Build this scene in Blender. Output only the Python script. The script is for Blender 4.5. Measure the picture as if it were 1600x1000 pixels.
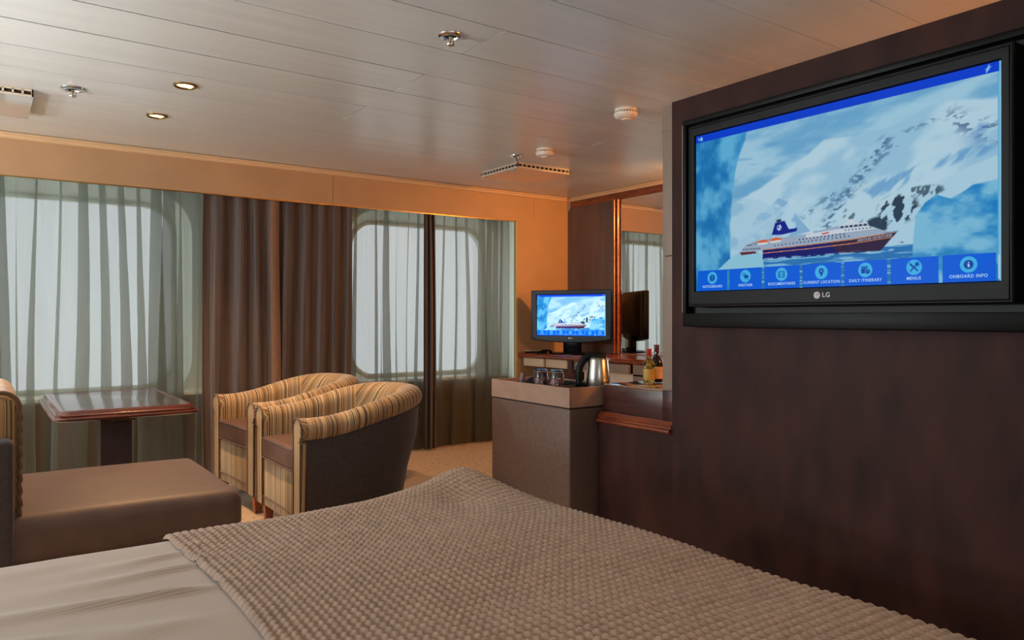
import bpy, bmesh, math, random
import numpy as np
from mathutils import Vector, Matrix
from math import pi, sin, cos, tan, radians

for o in list(bpy.data.objects):
    bpy.data.objects.remove(o, do_unlink=True)
SC = bpy.context.scene
COL = SC.collection
random.seed(7)
WORLD = 0.84      # daylight outside
EXPO = 0.45
DL = 56.0        # downlights (W)
LAMP1, LAMP2 = 95.0, 140.0
ROOM_FILL = 210.0     # added fill uplighters out of the frame

def srgb(r, g, b):
    def f(c):
        c /= 255.0
        return c / 12.92 if c <= 0.04045 else ((c + 0.055) / 1.055) ** 2.4
    return (f(r), f(g), f(b), 1.0)

# ------------------------------------------------------------------ camera
CAMZ = 1.08
YAW = math.atan2(0.578, 0.816)
cd = bpy.data.cameras.new('camera')
cd.sensor_width = 36.0
cd.lens = 36.0 * 1169.0 / 1600.0
cd.shift_y = -6.0 / 1600.0
cd.clip_start = 0.02
cam = bpy.data.objects.new('camera', cd)
COL.objects.link(cam)
cam.location = (0, 0, CAMZ)
cam.rotation_euler = (pi / 2, 0, -YAW)
SC.camera = cam

# ------------------------------------------------------------------ world: flat overcast daylight outside the windows
W = bpy.data.worlds.new('overcast')
SC.world = W
W.use_nodes = True
bg = W.node_tree.nodes['Background']
bg.inputs['Color'].default_value = (0.93, 0.97, 1.0, 1)
bg.inputs['Strength'].default_value = WORLD

# ------------------------------------------------------------------ colour management
vs = SC.view_settings
vs.view_transform = 'Standard'
vs.look = 'None'
vs.exposure = EXPO
vs.gamma = 1.0
vs.use_curve_mapping = False
SC.cycles.transparent_max_bounces = 16

# ------------------------------------------------------------------ helpers
def link(o, parent=None):
    COL.objects.link(o)
    if parent is not None:
        o.parent = parent
    return o

def tag(o, label=None, cat=None, group=None, kind=None):
    if label: o['label'] = label
    if cat: o['category'] = cat
    if group: o['group'] = group
    if kind: o['kind'] = kind
    return o

def empty(name, loc=(0, 0, 0), rz=0.0, label=None, cat=None, group=None, kind=None):
    e = bpy.data.objects.new(name, None)
    e.empty_display_size = 0.1
    e.location = loc
    e.rotation_euler = (0, 0, rz)
    link(e)
    return tag(e, label, cat, group, kind)

def smooth(me, ang=40):
    n = len(me.polygons)
    me.polygons.foreach_set('use_smooth', [True] * n)
    me.set_sharp_from_angle(angle=radians(ang))

def obj(name, bm, mat, parent=None, ang=40, sm=True):
    me = bpy.data.meshes.new(name)
    bmesh.ops.recalc_face_normals(bm, faces=bm.faces)
    bm.to_mesh(me)
    bm.free()
    if sm: smooth(me, ang)
    if mat is not None: me.materials.append(mat)
    o = bpy.data.objects.new(name, me)
    return link(o, parent)

def grid_obj(name, P, mat, parent=None, uv=None, ang=60, closed_u=False):
    """P: (nu,nv,3) array of points -> quad sheet"""
    nu, nv = P.shape[:2]
    idx = np.arange(nu * nv).reshape(nu, nv)
    if closed_u:
        idx = np.vstack([idx, idx[:1]])
    q = np.stack([idx[:-1, :-1], idx[1:, :-1], idx[1:, 1:], idx[:-1, 1:]], -1).reshape(-1, 4)
    me = bpy.data.meshes.new(name)
    me.vertices.add(nu * nv)
    me.vertices.foreach_set('co', P.reshape(-1).astype(np.float32))
    me.loops.add(q.size)
    me.loops.foreach_set('vertex_index', q.reshape(-1).astype(np.int32))
    me.polygons.add(len(q))
    me.polygons.foreach_set('loop_start', np.arange(0, q.size, 4, dtype=np.int32))
    me.update(calc_edges=True)
    me.validate()
    if uv is not None:
        l = me.uv_layers.new(name='UVMap')
        U = uv.reshape(-1, 2)[q.reshape(-1)]
        l.data.foreach_set('uv', U.reshape(-1).astype(np.float32))
    smooth(me, ang)
    me.materials.append(mat)
    return link(bpy.data.objects.new(name, me), parent)

def bx(bm, x0, x1, y0, y1, z0, z1, bevel=0.0, seg=2):
    r = bmesh.ops.create_cube(bm, size=1.0)
    vs_ = r['verts']
    for v in vs_:
        v.co = Vector(((x0 + x1) / 2 + v.co.x * (x1 - x0), (y0 + y1) / 2 + v.co.y * (y1 - y0), (z0 + z1) / 2 + v.co.z * (z1 - z0)))
    if bevel > 0:
        es = list({e for v in vs_ for e in v.link_edges})
        bmesh.ops.bevel(bm, geom=es, offset=bevel, segments=seg, affect='EDGES', profile=0.5)

def box(name, x0, x1, y0, y1, z0, z1, mat, parent=None, bevel=0.0, seg=2):
    bm = bmesh.new()
    bx(bm, x0, x1, y0, y1, z0, z1, bevel, seg)
    return obj(name, bm, mat, parent)

def lathe(bm, prof, n=32, c=(0, 0, 0)):
    """prof: list of (r,z)"""
    rings = []
    for r, z in prof:
        if r < 1e-6:
            rings.append([bm.verts.new((c[0], c[1], c[2] + z))])
        else:
            rings.append([bm.verts.new((c[0] + r * cos(2 * pi * k / n), c[1] + r * sin(2 * pi * k / n), c[2] + z)) for k in range(n)])
    for a, b in zip(rings[:-1], rings[1:]):
        if len(a) == 1 and len(b) == 1: continue
        for k in range(n):
            k2 = (k + 1) % n
            if len(a) == 1: bm.faces.new((a[0], b[k2], b[k]))
            elif len(b) == 1: bm.faces.new((a[k], a[k2], b[0]))
            else: bm.faces.new((a[k], a[k2], b[k2], b[k]))

def lathe_obj(name, prof, mat, parent=None, n=32, c=(0, 0, 0), ang=40):
    bm = bmesh.new()
    lathe(bm, prof, n, c)
    return obj(name, bm, mat, parent, ang)

def tube(bm, pts, r, n=8, closed=False):
    pts = [Vector(p) for p in pts]
    rings = []
    m = len(pts)
    up = Vector((0, 0, 1))
    for i, p in enumerate(pts):
        if closed: t = pts[(i + 1) % m] - pts[i - 1]
        else: t = pts[min(i + 1, m - 1)] - pts[max(i - 1, 0)]
        t.normalize()
        a = up if abs(t.dot(up)) < 0.95 else Vector((1, 0, 0))
        s = t.cross(a).normalized()
        w = s.cross(t).normalized()
        rr = r[i] if isinstance(r, (list, tuple)) else r
        rings.append([bm.verts.new(p + (s * cos(2 * pi * k / n) + w * sin(2 * pi * k / n)) * rr) for k in range(n)])
    pairs = list(zip(rings[:-1], rings[1:]))
    if closed: pairs.append((rings[-1], rings[0]))
    for a, b in pairs:
        for k in range(n):
            bm.faces.new((a[k], a[(k + 1) % n], b[(k + 1) % n], b[k]))
    if not closed:
        bm.faces.new(rings[0]); bm.faces.new(rings[-1])

def prism(bm, pts, axis, a, b):
    """extrude a 2D outline along axis ('x','y','z') from a to b"""
    def mk(p, t):
        return {'x': (t, p[0], p[1]), 'y': (p[0], t, p[1]), 'z': (p[0], p[1], t)}[axis]
    A = [bm.verts.new(mk(p, a)) for p in pts]
    B = [bm.verts.new(mk(p, b)) for p in pts]
    bm.faces.new(A); bm.faces.new(B)
    n = len(pts)
    for i in range(n):
        bm.faces.new((A[i], A[(i + 1) % n], B[(i + 1) % n], B[i]))

def softbox(bm, sx, sy, sz, r, crown=0.0, n=8, c=(0, 0, 0), rz_=None, top_only=True):
    """rounded block with a crowned top, centred at c"""
    h = (sx / 2, sy / 2, sz / 2)
    r = min(r, min(h) * 0.98)
    def coords(hh):
        core = hh - r
        rim = [core + r * tan(t) for t in (radians(15), radians(30), radians(45))]
        inner = list(np.linspace(-core, core, n))
        return [-x for x in reversed(rim)] + inner + rim
    C = [coords(x) for x in h]
    cache = {}
    def vert(p):
        k = tuple(round(x, 6) for x in p)
        if k in cache: return cache[k]
        q = [max(-(h[i] - r), min(h[i] - r, p[i])) for i in range(3)]
        d = Vector([p[i] - q[i] for i in range(3)])
        if d.length > 1e-9: d = d.normalized() * r
        w = Vector(q) + d
        if crown and (w.z > 0 or not top_only):
            f = (1 - (w.x / h[0]) ** 2) * (1 - (w.y / h[1]) ** 2)
            w.z += crown * max(0, f) * (1 if w.z > 0 else -1)
        v = bm.verts.new((w.x + c[0], w.y + c[1], w.z + c[2]))
        cache[k] = v
        return v
    for ax in range(3):
        a1, a2 = [(1, 2), (2, 0), (0, 1)][ax]
        for sgn in (-1, 1):
            for i in range(len(C[a1]) - 1):
                for j in range(len(C[a2]) - 1):
                    f = []
                    for (ii, jj) in ((i, j), (i + 1, j), (i + 1, j + 1), (i, j + 1)):
                        p = [0, 0, 0]
                        p[ax] = sgn * h[ax]; p[a1] = C[a1][ii]; p[a2] = C[a2][jj]
                        f.append(vert(p))
                    if len(set(f)) == 4:
                        bm.faces.new(f)

def copy_tree(o, parent=None):
    c = o.copy()
    COL.objects.link(c)
    if parent is not None: c.parent = parent
    for ch in list(o.children):
        copy_tree(ch, c)
    return c

def vnoise(x, y, seed=0):
    """smooth 2-D value noise in 0..1 (numpy)"""
    xi = np.floor(x).astype(np.int64); yi = np.floor(y).astype(np.int64)
    xf = x - xi; yf = y - yi
    u = xf * xf * (3 - 2 * xf); v = yf * yf * (3 - 2 * yf)
    def hsh(a, b):
        n = (a * 374761393 + b * 668265263 + seed * 974711) & 0xffffffff
        n = ((n ^ (n >> 13)) * 1274126177) & 0xffffffff
        return ((n ^ (n >> 16)) & 0xffff) / 65535.0
    return (hsh(xi, yi) * (1 - u) + hsh(xi + 1, yi) * u) * (1 - v) + (hsh(xi, yi + 1) * (1 - u) + hsh(xi + 1, yi + 1) * u) * v

def fbm(x, y, seed=0, oct=4):
    s = 0; a = 0.5; t = 0
    for k in range(oct):
        s = s + a * vnoise(x * 2 ** k, y * 2 ** k, seed + k); t += a; a *= 0.5
    return s / t

def sstep(a, b, x):
    t = np.clip((x - a) / (b - a), 0, 1)
    return t * t * (3 - 2 * t)

# ------------------------------------------------------------------ materials
def base_mat(name):
    m = bpy.data.materials.new(name)
    m.use_nodes = True
    nt = m.node_tree
    return m, nt, nt.nodes['Principled BSDF']

def setp(b, rough=0.5, metal=0.0, spec=0.5, coat=0.0, coat_r=0.1, sheen=0.0):
    b.inputs['Roughness'].default_value = rough
    b.inputs['Metallic'].default_value = metal
    b.inputs['Specular IOR Level'].default_value = spec
    b.inputs['Coat Weight'].default_value = coat
    b.inputs['Coat Roughness'].default_value = coat_r
    b.inputs['Sheen Weight'].default_value = sheen

def N(nt, typ, **kw):
    n = nt.nodes.new(typ)
    for k, v in kw.items(): setattr(n, k, v)
    return n

def mat(name, c1, c2=None, scale=10.0, stretch=(1, 1, 1), detail=4, rough=0.5, metal=0.0, spec=0.5,
        coat=0.0, coat_r=0.1, sheen=0.0, bump=0.0, bscale=None, bdist=0.002, ramp=(0.35, 0.65)):
    m, nt, b = base_mat(name)
    setp(b, rough, metal, spec, coat, coat_r, sheen)
    if c2 is None and bump == 0:
        b.inputs['Base Color'].default_value = c1
        # faint tonal grain so nothing is a flat fill
        c2 = tuple(min(1, x * 1.06) for x in c1[:3]) + (1,)
    if c2 is None: c2 = c1
    tc = N(nt, 'ShaderNodeTexCoord')
    mp = N(nt, 'ShaderNodeMapping')
    mp.inputs['Scale'].default_value = stretch
    nt.links.new(tc.outputs['Object'], mp.inputs['Vector'])
    no = N(nt, 'ShaderNodeTexNoise')
    no.inputs['Scale'].default_value = scale
    no.inputs['Detail'].default_value = detail
    nt.links.new(mp.outputs['Vector'], no.inputs['Vector'])
    rp = N(nt, 'ShaderNodeValToRGB')
    rp.color_ramp.elements[0].position = ramp[0]; rp.color_ramp.elements[0].color = c1
    rp.color_ramp.elements[1].position = ramp[1]; rp.color_ramp.elements[1].color = c2
    nt.links.new(no.outputs['Fac'], rp.inputs['Fac'])
    nt.links.new(rp.outputs['Color'], b.inputs['Base Color'])
    if bump > 0:
        n2 = N(nt, 'ShaderNodeTexNoise')
        n2.inputs['Scale'].default_value = bscale or scale
        n2.inputs['Detail'].default_value = 3
        nt.links.new(mp.outputs['Vector'], n2.inputs['Vector'])
        bp = N(nt, 'ShaderNodeBump')
        bp.inputs['Strength'].default_value = bump
        bp.inputs['Distance'].default_value = bdist
        nt.links.new(n2.outputs['Fac'], bp.inputs['Height'])
        nt.links.new(bp.outputs['Normal'], b.inputs['Normal'])
    return m

def emit_mat(name, col, strength):
    m = bpy.data.materials.new(name); m.use_nodes = True
    nt = m.node_tree; nt.nodes.clear()
    e = N(nt, 'ShaderNodeEmission'); o = N(nt, 'ShaderNodeOutputMaterial')
    e.inputs['Color'].default_value = col; e.inputs['Strength'].default_value = strength
    nt.links.new(e.outputs[0], o.inputs['Surface'])
    return m

M = {}
M['ceiling_panel'] = mat('ceiling_panel', srgb(204, 204, 200), srgb(212, 212, 208), scale=3, stretch=(0.3, 6, 1), rough=0.28, spec=0.9)
M['ceiling_gap'] = mat('ceiling_gap', srgb(30, 24, 20), rough=0.9)
M['wall_tan'] = mat('wall_tan', srgb(172, 131, 92), srgb(179, 138, 98), scale=4, rough=0.55)
M['cornice'] = mat('cornice', srgb(205, 168, 126), rough=0.4)
M['alcove'] = mat('alcove', srgb(232, 240, 228), rough=0.6)
M['knee'] = mat('knee', srgb(84, 66, 52), rough=0.7)
M['plain_wall'] = mat('plain_wall', srgb(196, 192, 186), rough=0.7)
M['laminate'] = mat('laminate', srgb(40, 21, 18), srgb(68, 37, 31), scale=9, stretch=(1, 1, 0.45), detail=8, rough=0.6, spec=0.2, ramp=(0.3, 0.75), bump=0.15, bscale=60)
M['panel_grey'] = mat('panel_grey', srgb(88, 66, 58), srgb(100, 77, 66), scale=14, stretch=(1, 1, 0.2), rough=0.42)
M['strip_grey'] = mat('strip_grey', srgb(140, 122, 108), rough=0.45)
M['red_wood'] = mat('red_wood', srgb(98, 40, 22), srgb(140, 66, 34), scale=14, stretch=(4, 0.5, 4), detail=6, rough=0.3, coat=0.5, coat_r=0.12)
M['red_wood_x'] = mat('red_wood_x', srgb(54, 17, 11), srgb(94, 34, 17), scale=14, stretch=(0.5, 4, 4), detail=6, rough=0.25, coat=0.6, coat_r=0.1)
M['dark_wood'] = mat('dark_wood', srgb(58, 30, 28), srgb(82, 46, 40), scale=10, stretch=(0.4, 0.5, 6), detail=6, rough=0.35, coat=0.3)
M['table_wood'] = mat('table_wood', srgb(40, 22, 18), srgb(58, 32, 24), scale=9, stretch=(0.6, 4, 4), detail=6, rough=0.22, coat=0.7, coat_r=0.08)
M['chair_leg'] = mat('chair_leg', srgb(120, 50, 22), srgb(160, 76, 34), scale=14, stretch=(4, 4, 0.5), rough=0.35, coat=0.3)
M['leather'] = mat('leather', srgb(96, 70, 60), srgb(106, 79, 68), scale=30, rough=0.42, spec=0.45, bump=0.25, bscale=120)
M['seat_leather'] = mat('seat_leather', srgb(86, 64, 55), srgb(96, 72, 62), scale=12, rough=0.52, spec=0.4, sheen=0.15, bump=0.15, bscale=90)
M['dark_fabric'] = mat('dark_fabric', srgb(50, 41, 39), srgb(61, 51, 48), scale=60, rough=0.75, sheen=0.2, bump=0.2, bscale=200)
M['box_leather'] = mat('box_leather', srgb(92, 72, 64), srgb(102, 80, 71), scale=40, rough=0.5, bump=0.2, bscale=160)
M['box_band'] = mat('box_band', srgb(150, 122, 106), srgb(160, 132, 115), scale=14, rough=0.38)
M['cream'] = mat('cream', srgb(206, 178, 146), rough=0.5)
M['pinkish'] = mat('pinkish', srgb(216, 186, 162), rough=0.5)
M['taupe'] = mat('taupe', srgb(134, 112, 94), rough=0.5)
M['black_plastic'] = mat('black_plastic', srgb(9, 9, 9), rough=0.5, spec=0.2)
M['gloss_black'] = mat('gloss_black', srgb(7, 7, 9), rough=0.25, spec=0.08)
M['matte_black'] = mat('matte_black', srgb(16, 15, 15), rough=0.6)
M['chrome'] = mat('chrome', srgb(225, 225, 225), rough=0.12, metal=1.0)
M['steel'] = mat('steel', srgb(170, 165, 158), srgb(185, 180, 172), scale=30, stretch=(1, 1, 12), rough=0.24, metal=1.0)
M['brass'] = mat('brass', srgb(150, 120, 70), rough=0.3, metal=1.0)
M['white_plastic'] = mat('white_plastic', srgb(226, 214, 198), rough=0.4)
M['vent'] = mat('vent', srgb(214, 196, 172), rough=0.35)
M['vent_under'] = mat('vent_under', srgb(206, 198, 186), rough=0.08, metal=0.32, spec=0.9)
M['slot'] = mat('slot', srgb(60, 42, 28), rough=0.8)
M['grey_text'] = mat('grey_text', srgb(200, 198, 195), rough=0.35)
M['red_foil'] = mat('red_foil', srgb(170, 36, 36), rough=0.3)
M['plum_foil'] = mat('plum_foil', srgb(96, 44, 46), rough=0.35)
M['paper'] = mat('paper', srgb(214, 176, 136), srgb(224, 190, 150), scale=20, rough=0.7)
M['paper_y'] = mat('paper_y', srgb(176, 140, 60), srgb(190, 156, 74), scale=25, rough=0.6)
M['sachet'] = mat('sachet', srgb(60, 20, 24), srgb(90, 30, 34), scale=30, rough=0.4)
M['napkin'] = mat('napkin', srgb(120, 40, 50), srgb(190, 130, 130), scale=40, rough=0.7)
M['door_white'] = mat('door_white', srgb(200, 190, 175), rough=0.4)

def mirror_mat():
    m, nt, b = base_mat('mirror_glass')
    b.inputs['Base Color'].default_value = (0.86, 0.88, 0.86, 1)
    setp(b, 0.01, 1.0)
    return m
M['mirror'] = mirror_mat()

def pane_mat():
    m = bpy.data.materials.new('window_pane'); m.use_nodes = True
    nt = m.node_tree; nt.nodes.clear()
    t = N(nt, 'ShaderNodeBsdfTransparent'); t.inputs[0].default_value = (0.93, 0.95, 0.95, 1)
    g = N(nt, 'ShaderNodeBsdfGlossy'); g.inputs['Roughness'].default_value = 0.3
    x = N(nt, 'ShaderNodeMixShader'); x.inputs[0].default_value = 0.012
    o = N(nt, 'ShaderNodeOutputMaterial')
    nt.links.new(t.outputs[0], x.inputs[1]); nt.links.new(g.outputs[0], x.inputs[2]); nt.links.new(x.outputs[0], o.inputs['Surface'])
    return m
M['pane'] = pane_mat()

def glass_mat(name, col, rough=0.0, ior=1.45):
    m, nt, b = base_mat(name)
    b.inputs['Base Color'].default_value = col
    b.inputs['Transmission Weight'].default_value = 1.0
    b.inputs['Roughness'].default_value = rough
    b.inputs['IOR'].default_value = ior
    return m
M['clear_glass'] = glass_mat('clear_glass', (0.97, 0.98, 0.98, 1))
M['white_wine'] = glass_mat('white_wine', (0.78, 0.62, 0.14, 1))
M['red_wine'] = mat('red_wine', srgb(26, 14, 16), rough=0.06, spec=0.6)

def sheer_mat():
    m = bpy.data.materials.new('sheer_fabric'); m.use_nodes = True
    nt = m.node_tree; nt.nodes.clear()
    tc = N(nt, 'ShaderNodeTexCoord'); mp = N(nt, 'ShaderNodeMapping'); mp.inputs['Scale'].default_value = (60, 60, 1.2)
    nt.links.new(tc.outputs['UV'], mp.inputs['Vector'])
    mp.inputs['Scale'].default_value = (90, 1.5, 1)
    no = N(nt, 'ShaderNodeTexNoise'); no.inputs['Scale'].default_value = 1.0; no.inputs['Detail'].default_value = 5
    nt.links.new(mp.outputs[0], no.inputs['Vector'])
    mr = N(nt, 'ShaderNodeMapRange'); mr.inputs[1].default_value = 0.3; mr.inputs[2].default_value = 0.7
    mr.inputs[3].default_value = 0.52; mr.inputs[4].default_value = 0.60
    nt.links.new(no.outputs['Fac'], mr.inputs[0])
    t = N(nt, 'ShaderNodeBsdfTransparent')
    d = N(nt, 'ShaderNodeBsdfDiffuse'); d.inputs[0].default_value = srgb(108, 106, 98)
    l = N(nt, 'ShaderNodeBsdfTranslucent'); l.inputs[0].default_value = srgb(172, 180, 168)
    x = N(nt, 'ShaderNodeMixShader'); x.inputs[0].default_value = 0.6
    nt.links.new(d.outputs[0], x.inputs[1]); nt.links.new(l.outputs[0], x.inputs[2])
    y = N(nt, 'ShaderNodeMixShader'); nt.links.new(mr.outputs[0], y.inputs[0])
    nt.links.new(t.outputs[0], y.inputs[1]); nt.links.new(x.outputs[0], y.inputs[2])
    o = N(nt, 'ShaderNodeOutputMaterial'); nt.links.new(y.outputs[0], o.inputs['Surface'])
    return m
M['sheer'] = sheer_mat()

def drape_mat():
    m = bpy.data.materials.new('drape_fabric'); m.use_nodes = True
    nt = m.node_tree; b = nt.nodes['Principled BSDF']
    setp(b, 0.6, 0, 0.4, sheen=0.3)
    tc = N(nt, 'ShaderNodeTexCoord'); mp = N(nt, 'ShaderNodeMapping'); mp.inputs['Scale'].default_value = (70, 1.2, 1)
    nt.links.new(tc.outputs['UV'], mp.inputs['Vector'])
    no = N(nt, 'ShaderNodeTexNoise'); no.inputs['Scale'].default_value = 1.0; no.inputs['Detail'].default_value = 4
    nt.links.new(mp.outputs[0], no.inputs['Vector'])
    rp = N(nt, 'ShaderNodeValToRGB')
    rp.color_ramp.elements[0].position = 0.3; rp.color_ramp.elements[0].color = srgb(50, 38, 33)
    rp.color_ramp.elements[1].position = 0.75; rp.color_ramp.elements[1].color = srgb(94, 73, 61)
    nt.links.new(no.outputs['Fac'], rp.inputs['Fac']); nt.links.new(rp.outputs[0], b.inputs['Base Color'])
    return m
M['drape'] = drape_mat()

def stripe_mat():
    m, nt, b = base_mat('striped_fabric')
    setp(b, 0.8, 0, 0.2, sheen=0.25)
    tc = N(nt, 'ShaderNodeTexCoord'); sp = N(nt, 'ShaderNodeSeparateXYZ')
    nt.links.new(tc.outputs['UV'], sp.inputs[0])
    no = N(nt, 'ShaderNodeTexNoise', noise_dimensions='1D'); no.inputs['Scale'].default_value = 115.0
    no.inputs['Detail'].default_value = 1.5; no.inputs['Roughness'].default_value = 0.7
    nt.links.new(sp.outputs['X'], no.inputs['W'])
    rp = N(nt, 'ShaderNodeValToRGB'); cr = rp.color_ramp; cr.interpolation = 'CONSTANT'
    stops = [(0.0, (48, 35, 29)), (0.36, (96, 70, 48)), (0.42, (174, 130, 76)), (0.465, (224, 206, 170)), (0.495, (100, 72, 48)),
             (0.535, (188, 140, 74)), (0.58, (54, 40, 34)), (0.62, (208, 184, 144)), (0.68, (96, 70, 46))]
    cr.elements[0].position = 0; cr.elements[0].color = srgb(*stops[0][1])
    cr.elements[1].position = stops[-1][0]; cr.elements[1].color = srgb(*stops[-1][1])
    for p, c in stops[1:-1]:
        e = cr.elements.new(p); e.color = srgb(*c)
    nt.links.new(no.outputs['Fac'], rp.inputs['Fac']); nt.links.new(rp.outputs[0], b.inputs['Base Color'])
    return m
M['stripe'] = stripe_mat()

def carpet_mat():
    m, nt, b = base_mat('carpet')
    setp(b, 0.95, 0, 0.1)
    tc = N(nt, 'ShaderNodeTexCoord')
    no = N(nt, 'ShaderNodeTexNoise'); no.inputs['Scale'].default_value = 220; no.inputs['Detail'].default_value = 2
    nt.links.new(tc.outputs['Object'], no.inputs['Vector'])
    r1 = N(nt, 'ShaderNodeValToRGB'); r1.color_ramp.elements[0].color = srgb(182, 156, 130); r1.color_ramp.elements[1].color = srgb(216, 192, 166)
    nt.links.new(no.outputs['Fac'], r1.inputs['Fac'])
    vo = N(nt, 'ShaderNodeTexVoronoi'); vo.inputs['Scale'].default_value = 16; vo.inputs['Randomness'].default_value = 0.35
    nt.links.new(tc.outputs['Object'], vo.inputs['Vector'])
    r2 = N(nt, 'ShaderNodeValToRGB'); r2.color_ramp.elements[0].position = 0.16; r2.color_ramp.elements[0].color = (1, 1, 1, 1)
    r2.color_ramp.elements[1].position = 0.24; r2.color_ramp.elements[1].color = (0, 0, 0, 1)
    nt.links.new(vo.outputs['Distance'], r2.inputs['Fac'])
    mx = N(nt, 'ShaderNodeMixRGB'); mx.inputs['Color2'].default_value = srgb(132, 96, 66)
    sc = N(nt, 'ShaderNodeMath', operation='MULTIPLY'); sc.inputs[1].default_value = 0.6
    nt.links.new(r2.outputs[0], sc.inputs[0]); nt.links.new(sc.outputs[0], mx.inputs['Fac'])
    nt.links.new(r1.outputs[0], mx.inputs['Color1']); nt.links.new(mx.outputs[0], b.inputs['Base Color'])
    bp = N(nt, 'ShaderNodeBump'); bp.inputs['Strength'].default_value = 0.5; bp.inputs['Distance'].default_value = 0.004
    nt.links.new(no.outputs['Fac'], bp.inputs['Height']); nt.links.new(bp.outputs[0], b.inputs['Normal'])
    return m
M['carpet'] = carpet_mat()

def duvet_mat():
    m, nt, b = base_mat('duvet_cotton')
    setp(b, 0.65, 0, 0.3, sheen=0.2)
    tc = N(nt, 'ShaderNodeTexCoord'); sp = N(nt, 'ShaderNodeSeparateXYZ'); nt.links.new(tc.outputs['Object'], sp.inputs[0])
    mu = N(nt, 'ShaderNodeMath', operation='MULTIPLY'); mu.inputs[1].default_value = 2 * pi / 0.0085
    nt.links.new(sp.outputs['Y'], mu.inputs[0])
    si = N(nt, 'ShaderNodeMath', operation='SINE'); nt.links.new(mu.outputs[0], si.inputs[0])
    rp = N(nt, 'ShaderNodeValToRGB'); rp.color_ramp.elements[0].color = srgb(138, 125, 114); rp.color_ramp.elements[1].color = srgb(156, 142, 130)
    mr = N(nt, 'ShaderNodeMapRange'); mr.inputs[1].default_value = -1; mr.inputs[2].default_value = 1
    nt.links.new(si.outputs[0], mr.inputs[0]); nt.links.new(mr.outputs[0], rp.inputs['Fac']); nt.links.new(rp.outputs[0], b.inputs['Base Color'])
    return m
M['duvet'] = duvet_mat()
M['throw'] = mat('throw_knit', srgb(122, 99, 81), srgb(138, 113, 93), scale=40, rough=0.85, sheen=0.25)
M['bed_base'] = mat('bed_base', srgb(90, 70, 60), rough=0.8)
M['lamp_shade'] = mat('lamp_shade', srgb(235, 205, 160), rough=0.8)
M['lens'] = emit_mat('lamp_lens', (1.0, 0.58, 0.24, 1), 4.5)
M['bulb'] = emit_mat('lamp_bulb', (1.0, 0.62, 0.30, 1), 10.0)
M['opal'] = mat('opal_glass', srgb(240, 232, 218), rough=0.4)
M['column_wood'] = mat('column_wood', srgb(36, 20, 17), srgb(50, 28, 22), scale=9, stretch=(4, 4, 0.5), detail=6, rough=0.5)
# ================================================================== STRUCTURE
ZC = 2.15                    # ceiling height
XR, YF = 4.36, 5.24          # desk wall, window wall (front face)
XL, YN = -4.4, -1.3          # wall beyond the frame, wall behind the camera
YA = 5.60                    # back of the window alcove

def S(o):
    o['kind'] = 'structure'
    return o

fl = box('floor', XL, XR, YN, YA, -0.06, 0.0, M['carpet']); S(fl)

# ceiling: dark backing with metal planks hung below it
ceil = box('ceiling', XL, XR, YN, YF, ZC + 0.014, ZC + 0.08, M['ceiling_gap']); S(ceil)
YB = [4.168 - 0.311 * k for k in range(18)]
def plank(x0, x1, y0, y1, tilt):
    g = 0.0019
    bm = bmesh.new()
    bx(bm, x0 + g, x1 - g, y0 + g, y1 - g, ZC, ZC + 0.013)
    yc = (y0 + y1) / 2
    for v in bm.verts:
        v.co.z += (v.co.y - yc) * tilt
    return obj('ceiling_plank', bm, M['ceiling_panel'], ceil)
plank(XL, XR, YB[0], YF, 0.0)
rt = random.Random(3)
for k in range(17):
    y1, y0 = YB[k], YB[k + 1]
    if y0 < YN: y0 = YN
    if y1 <= YN: break
    cuts = [XL, -1.4, 1.6, XR] if k % 2 == 1 else [XL, 0.1 - 1.2, 3.12, XR]
    for a, b in zip(cuts[:-1], cuts[1:]):
        plank(a, b, y0, y1, rt.uniform(-0.010, 0.010))

# window wall: header, pier, cornice (front face at YF)
ww = box('wall_window', XL, XR, YF, YF + 0.02, 1.90, ZC + 0.05, M['wall_tan']); S(ww)
S(box('pier_panel', 3.766, XR, YF, YF + 0.05, 0.0, 1.8999, M['wall_tan'], ww))
S(box('header_edge', XL, 3.766, YF + 0.004, YF + 0.02, 1.893, 1.8995, M['brass'], ww))
S(box('pier_edge', 3.757, 3.7655, YF + 0.002, YF + 0.02, 0.0, 1.895, mat('edge_green', srgb(170, 168, 110), rough=0.5), ww))
bm = bmesh.new()
for xs in (2.10, 3.95):
    bx(bm, xs - 0.001, xs + 0.001, YF - 0.0008, YF + 0.002, 1.91, 2.12)
S(obj('panel_joint', bm, M['knee'], ww))

def cornice(name, axis, a, b, off):
    prof = [(0, 0), (0.026, 0), (0.030, -0.006), (0.027, -0.013), (0.018, -0.016), (0.016, -0.028), (0.010, -0.034), (0, -0.036)]
    bm = bmesh.new()
    if axis == 'x':
        prism(bm, [(off - p, ZC - 0.002 + q) for p, q in prof], 'x', a, b)
    else:
        prism(bm, [(off - p, ZC - 0.002 + q) for p, q in prof], 'y', a, b)
    return S(obj(name, bm, M['cornice'], None))
cornice('trim_1', 'x', XL, XR - 0.06, YF)

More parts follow.
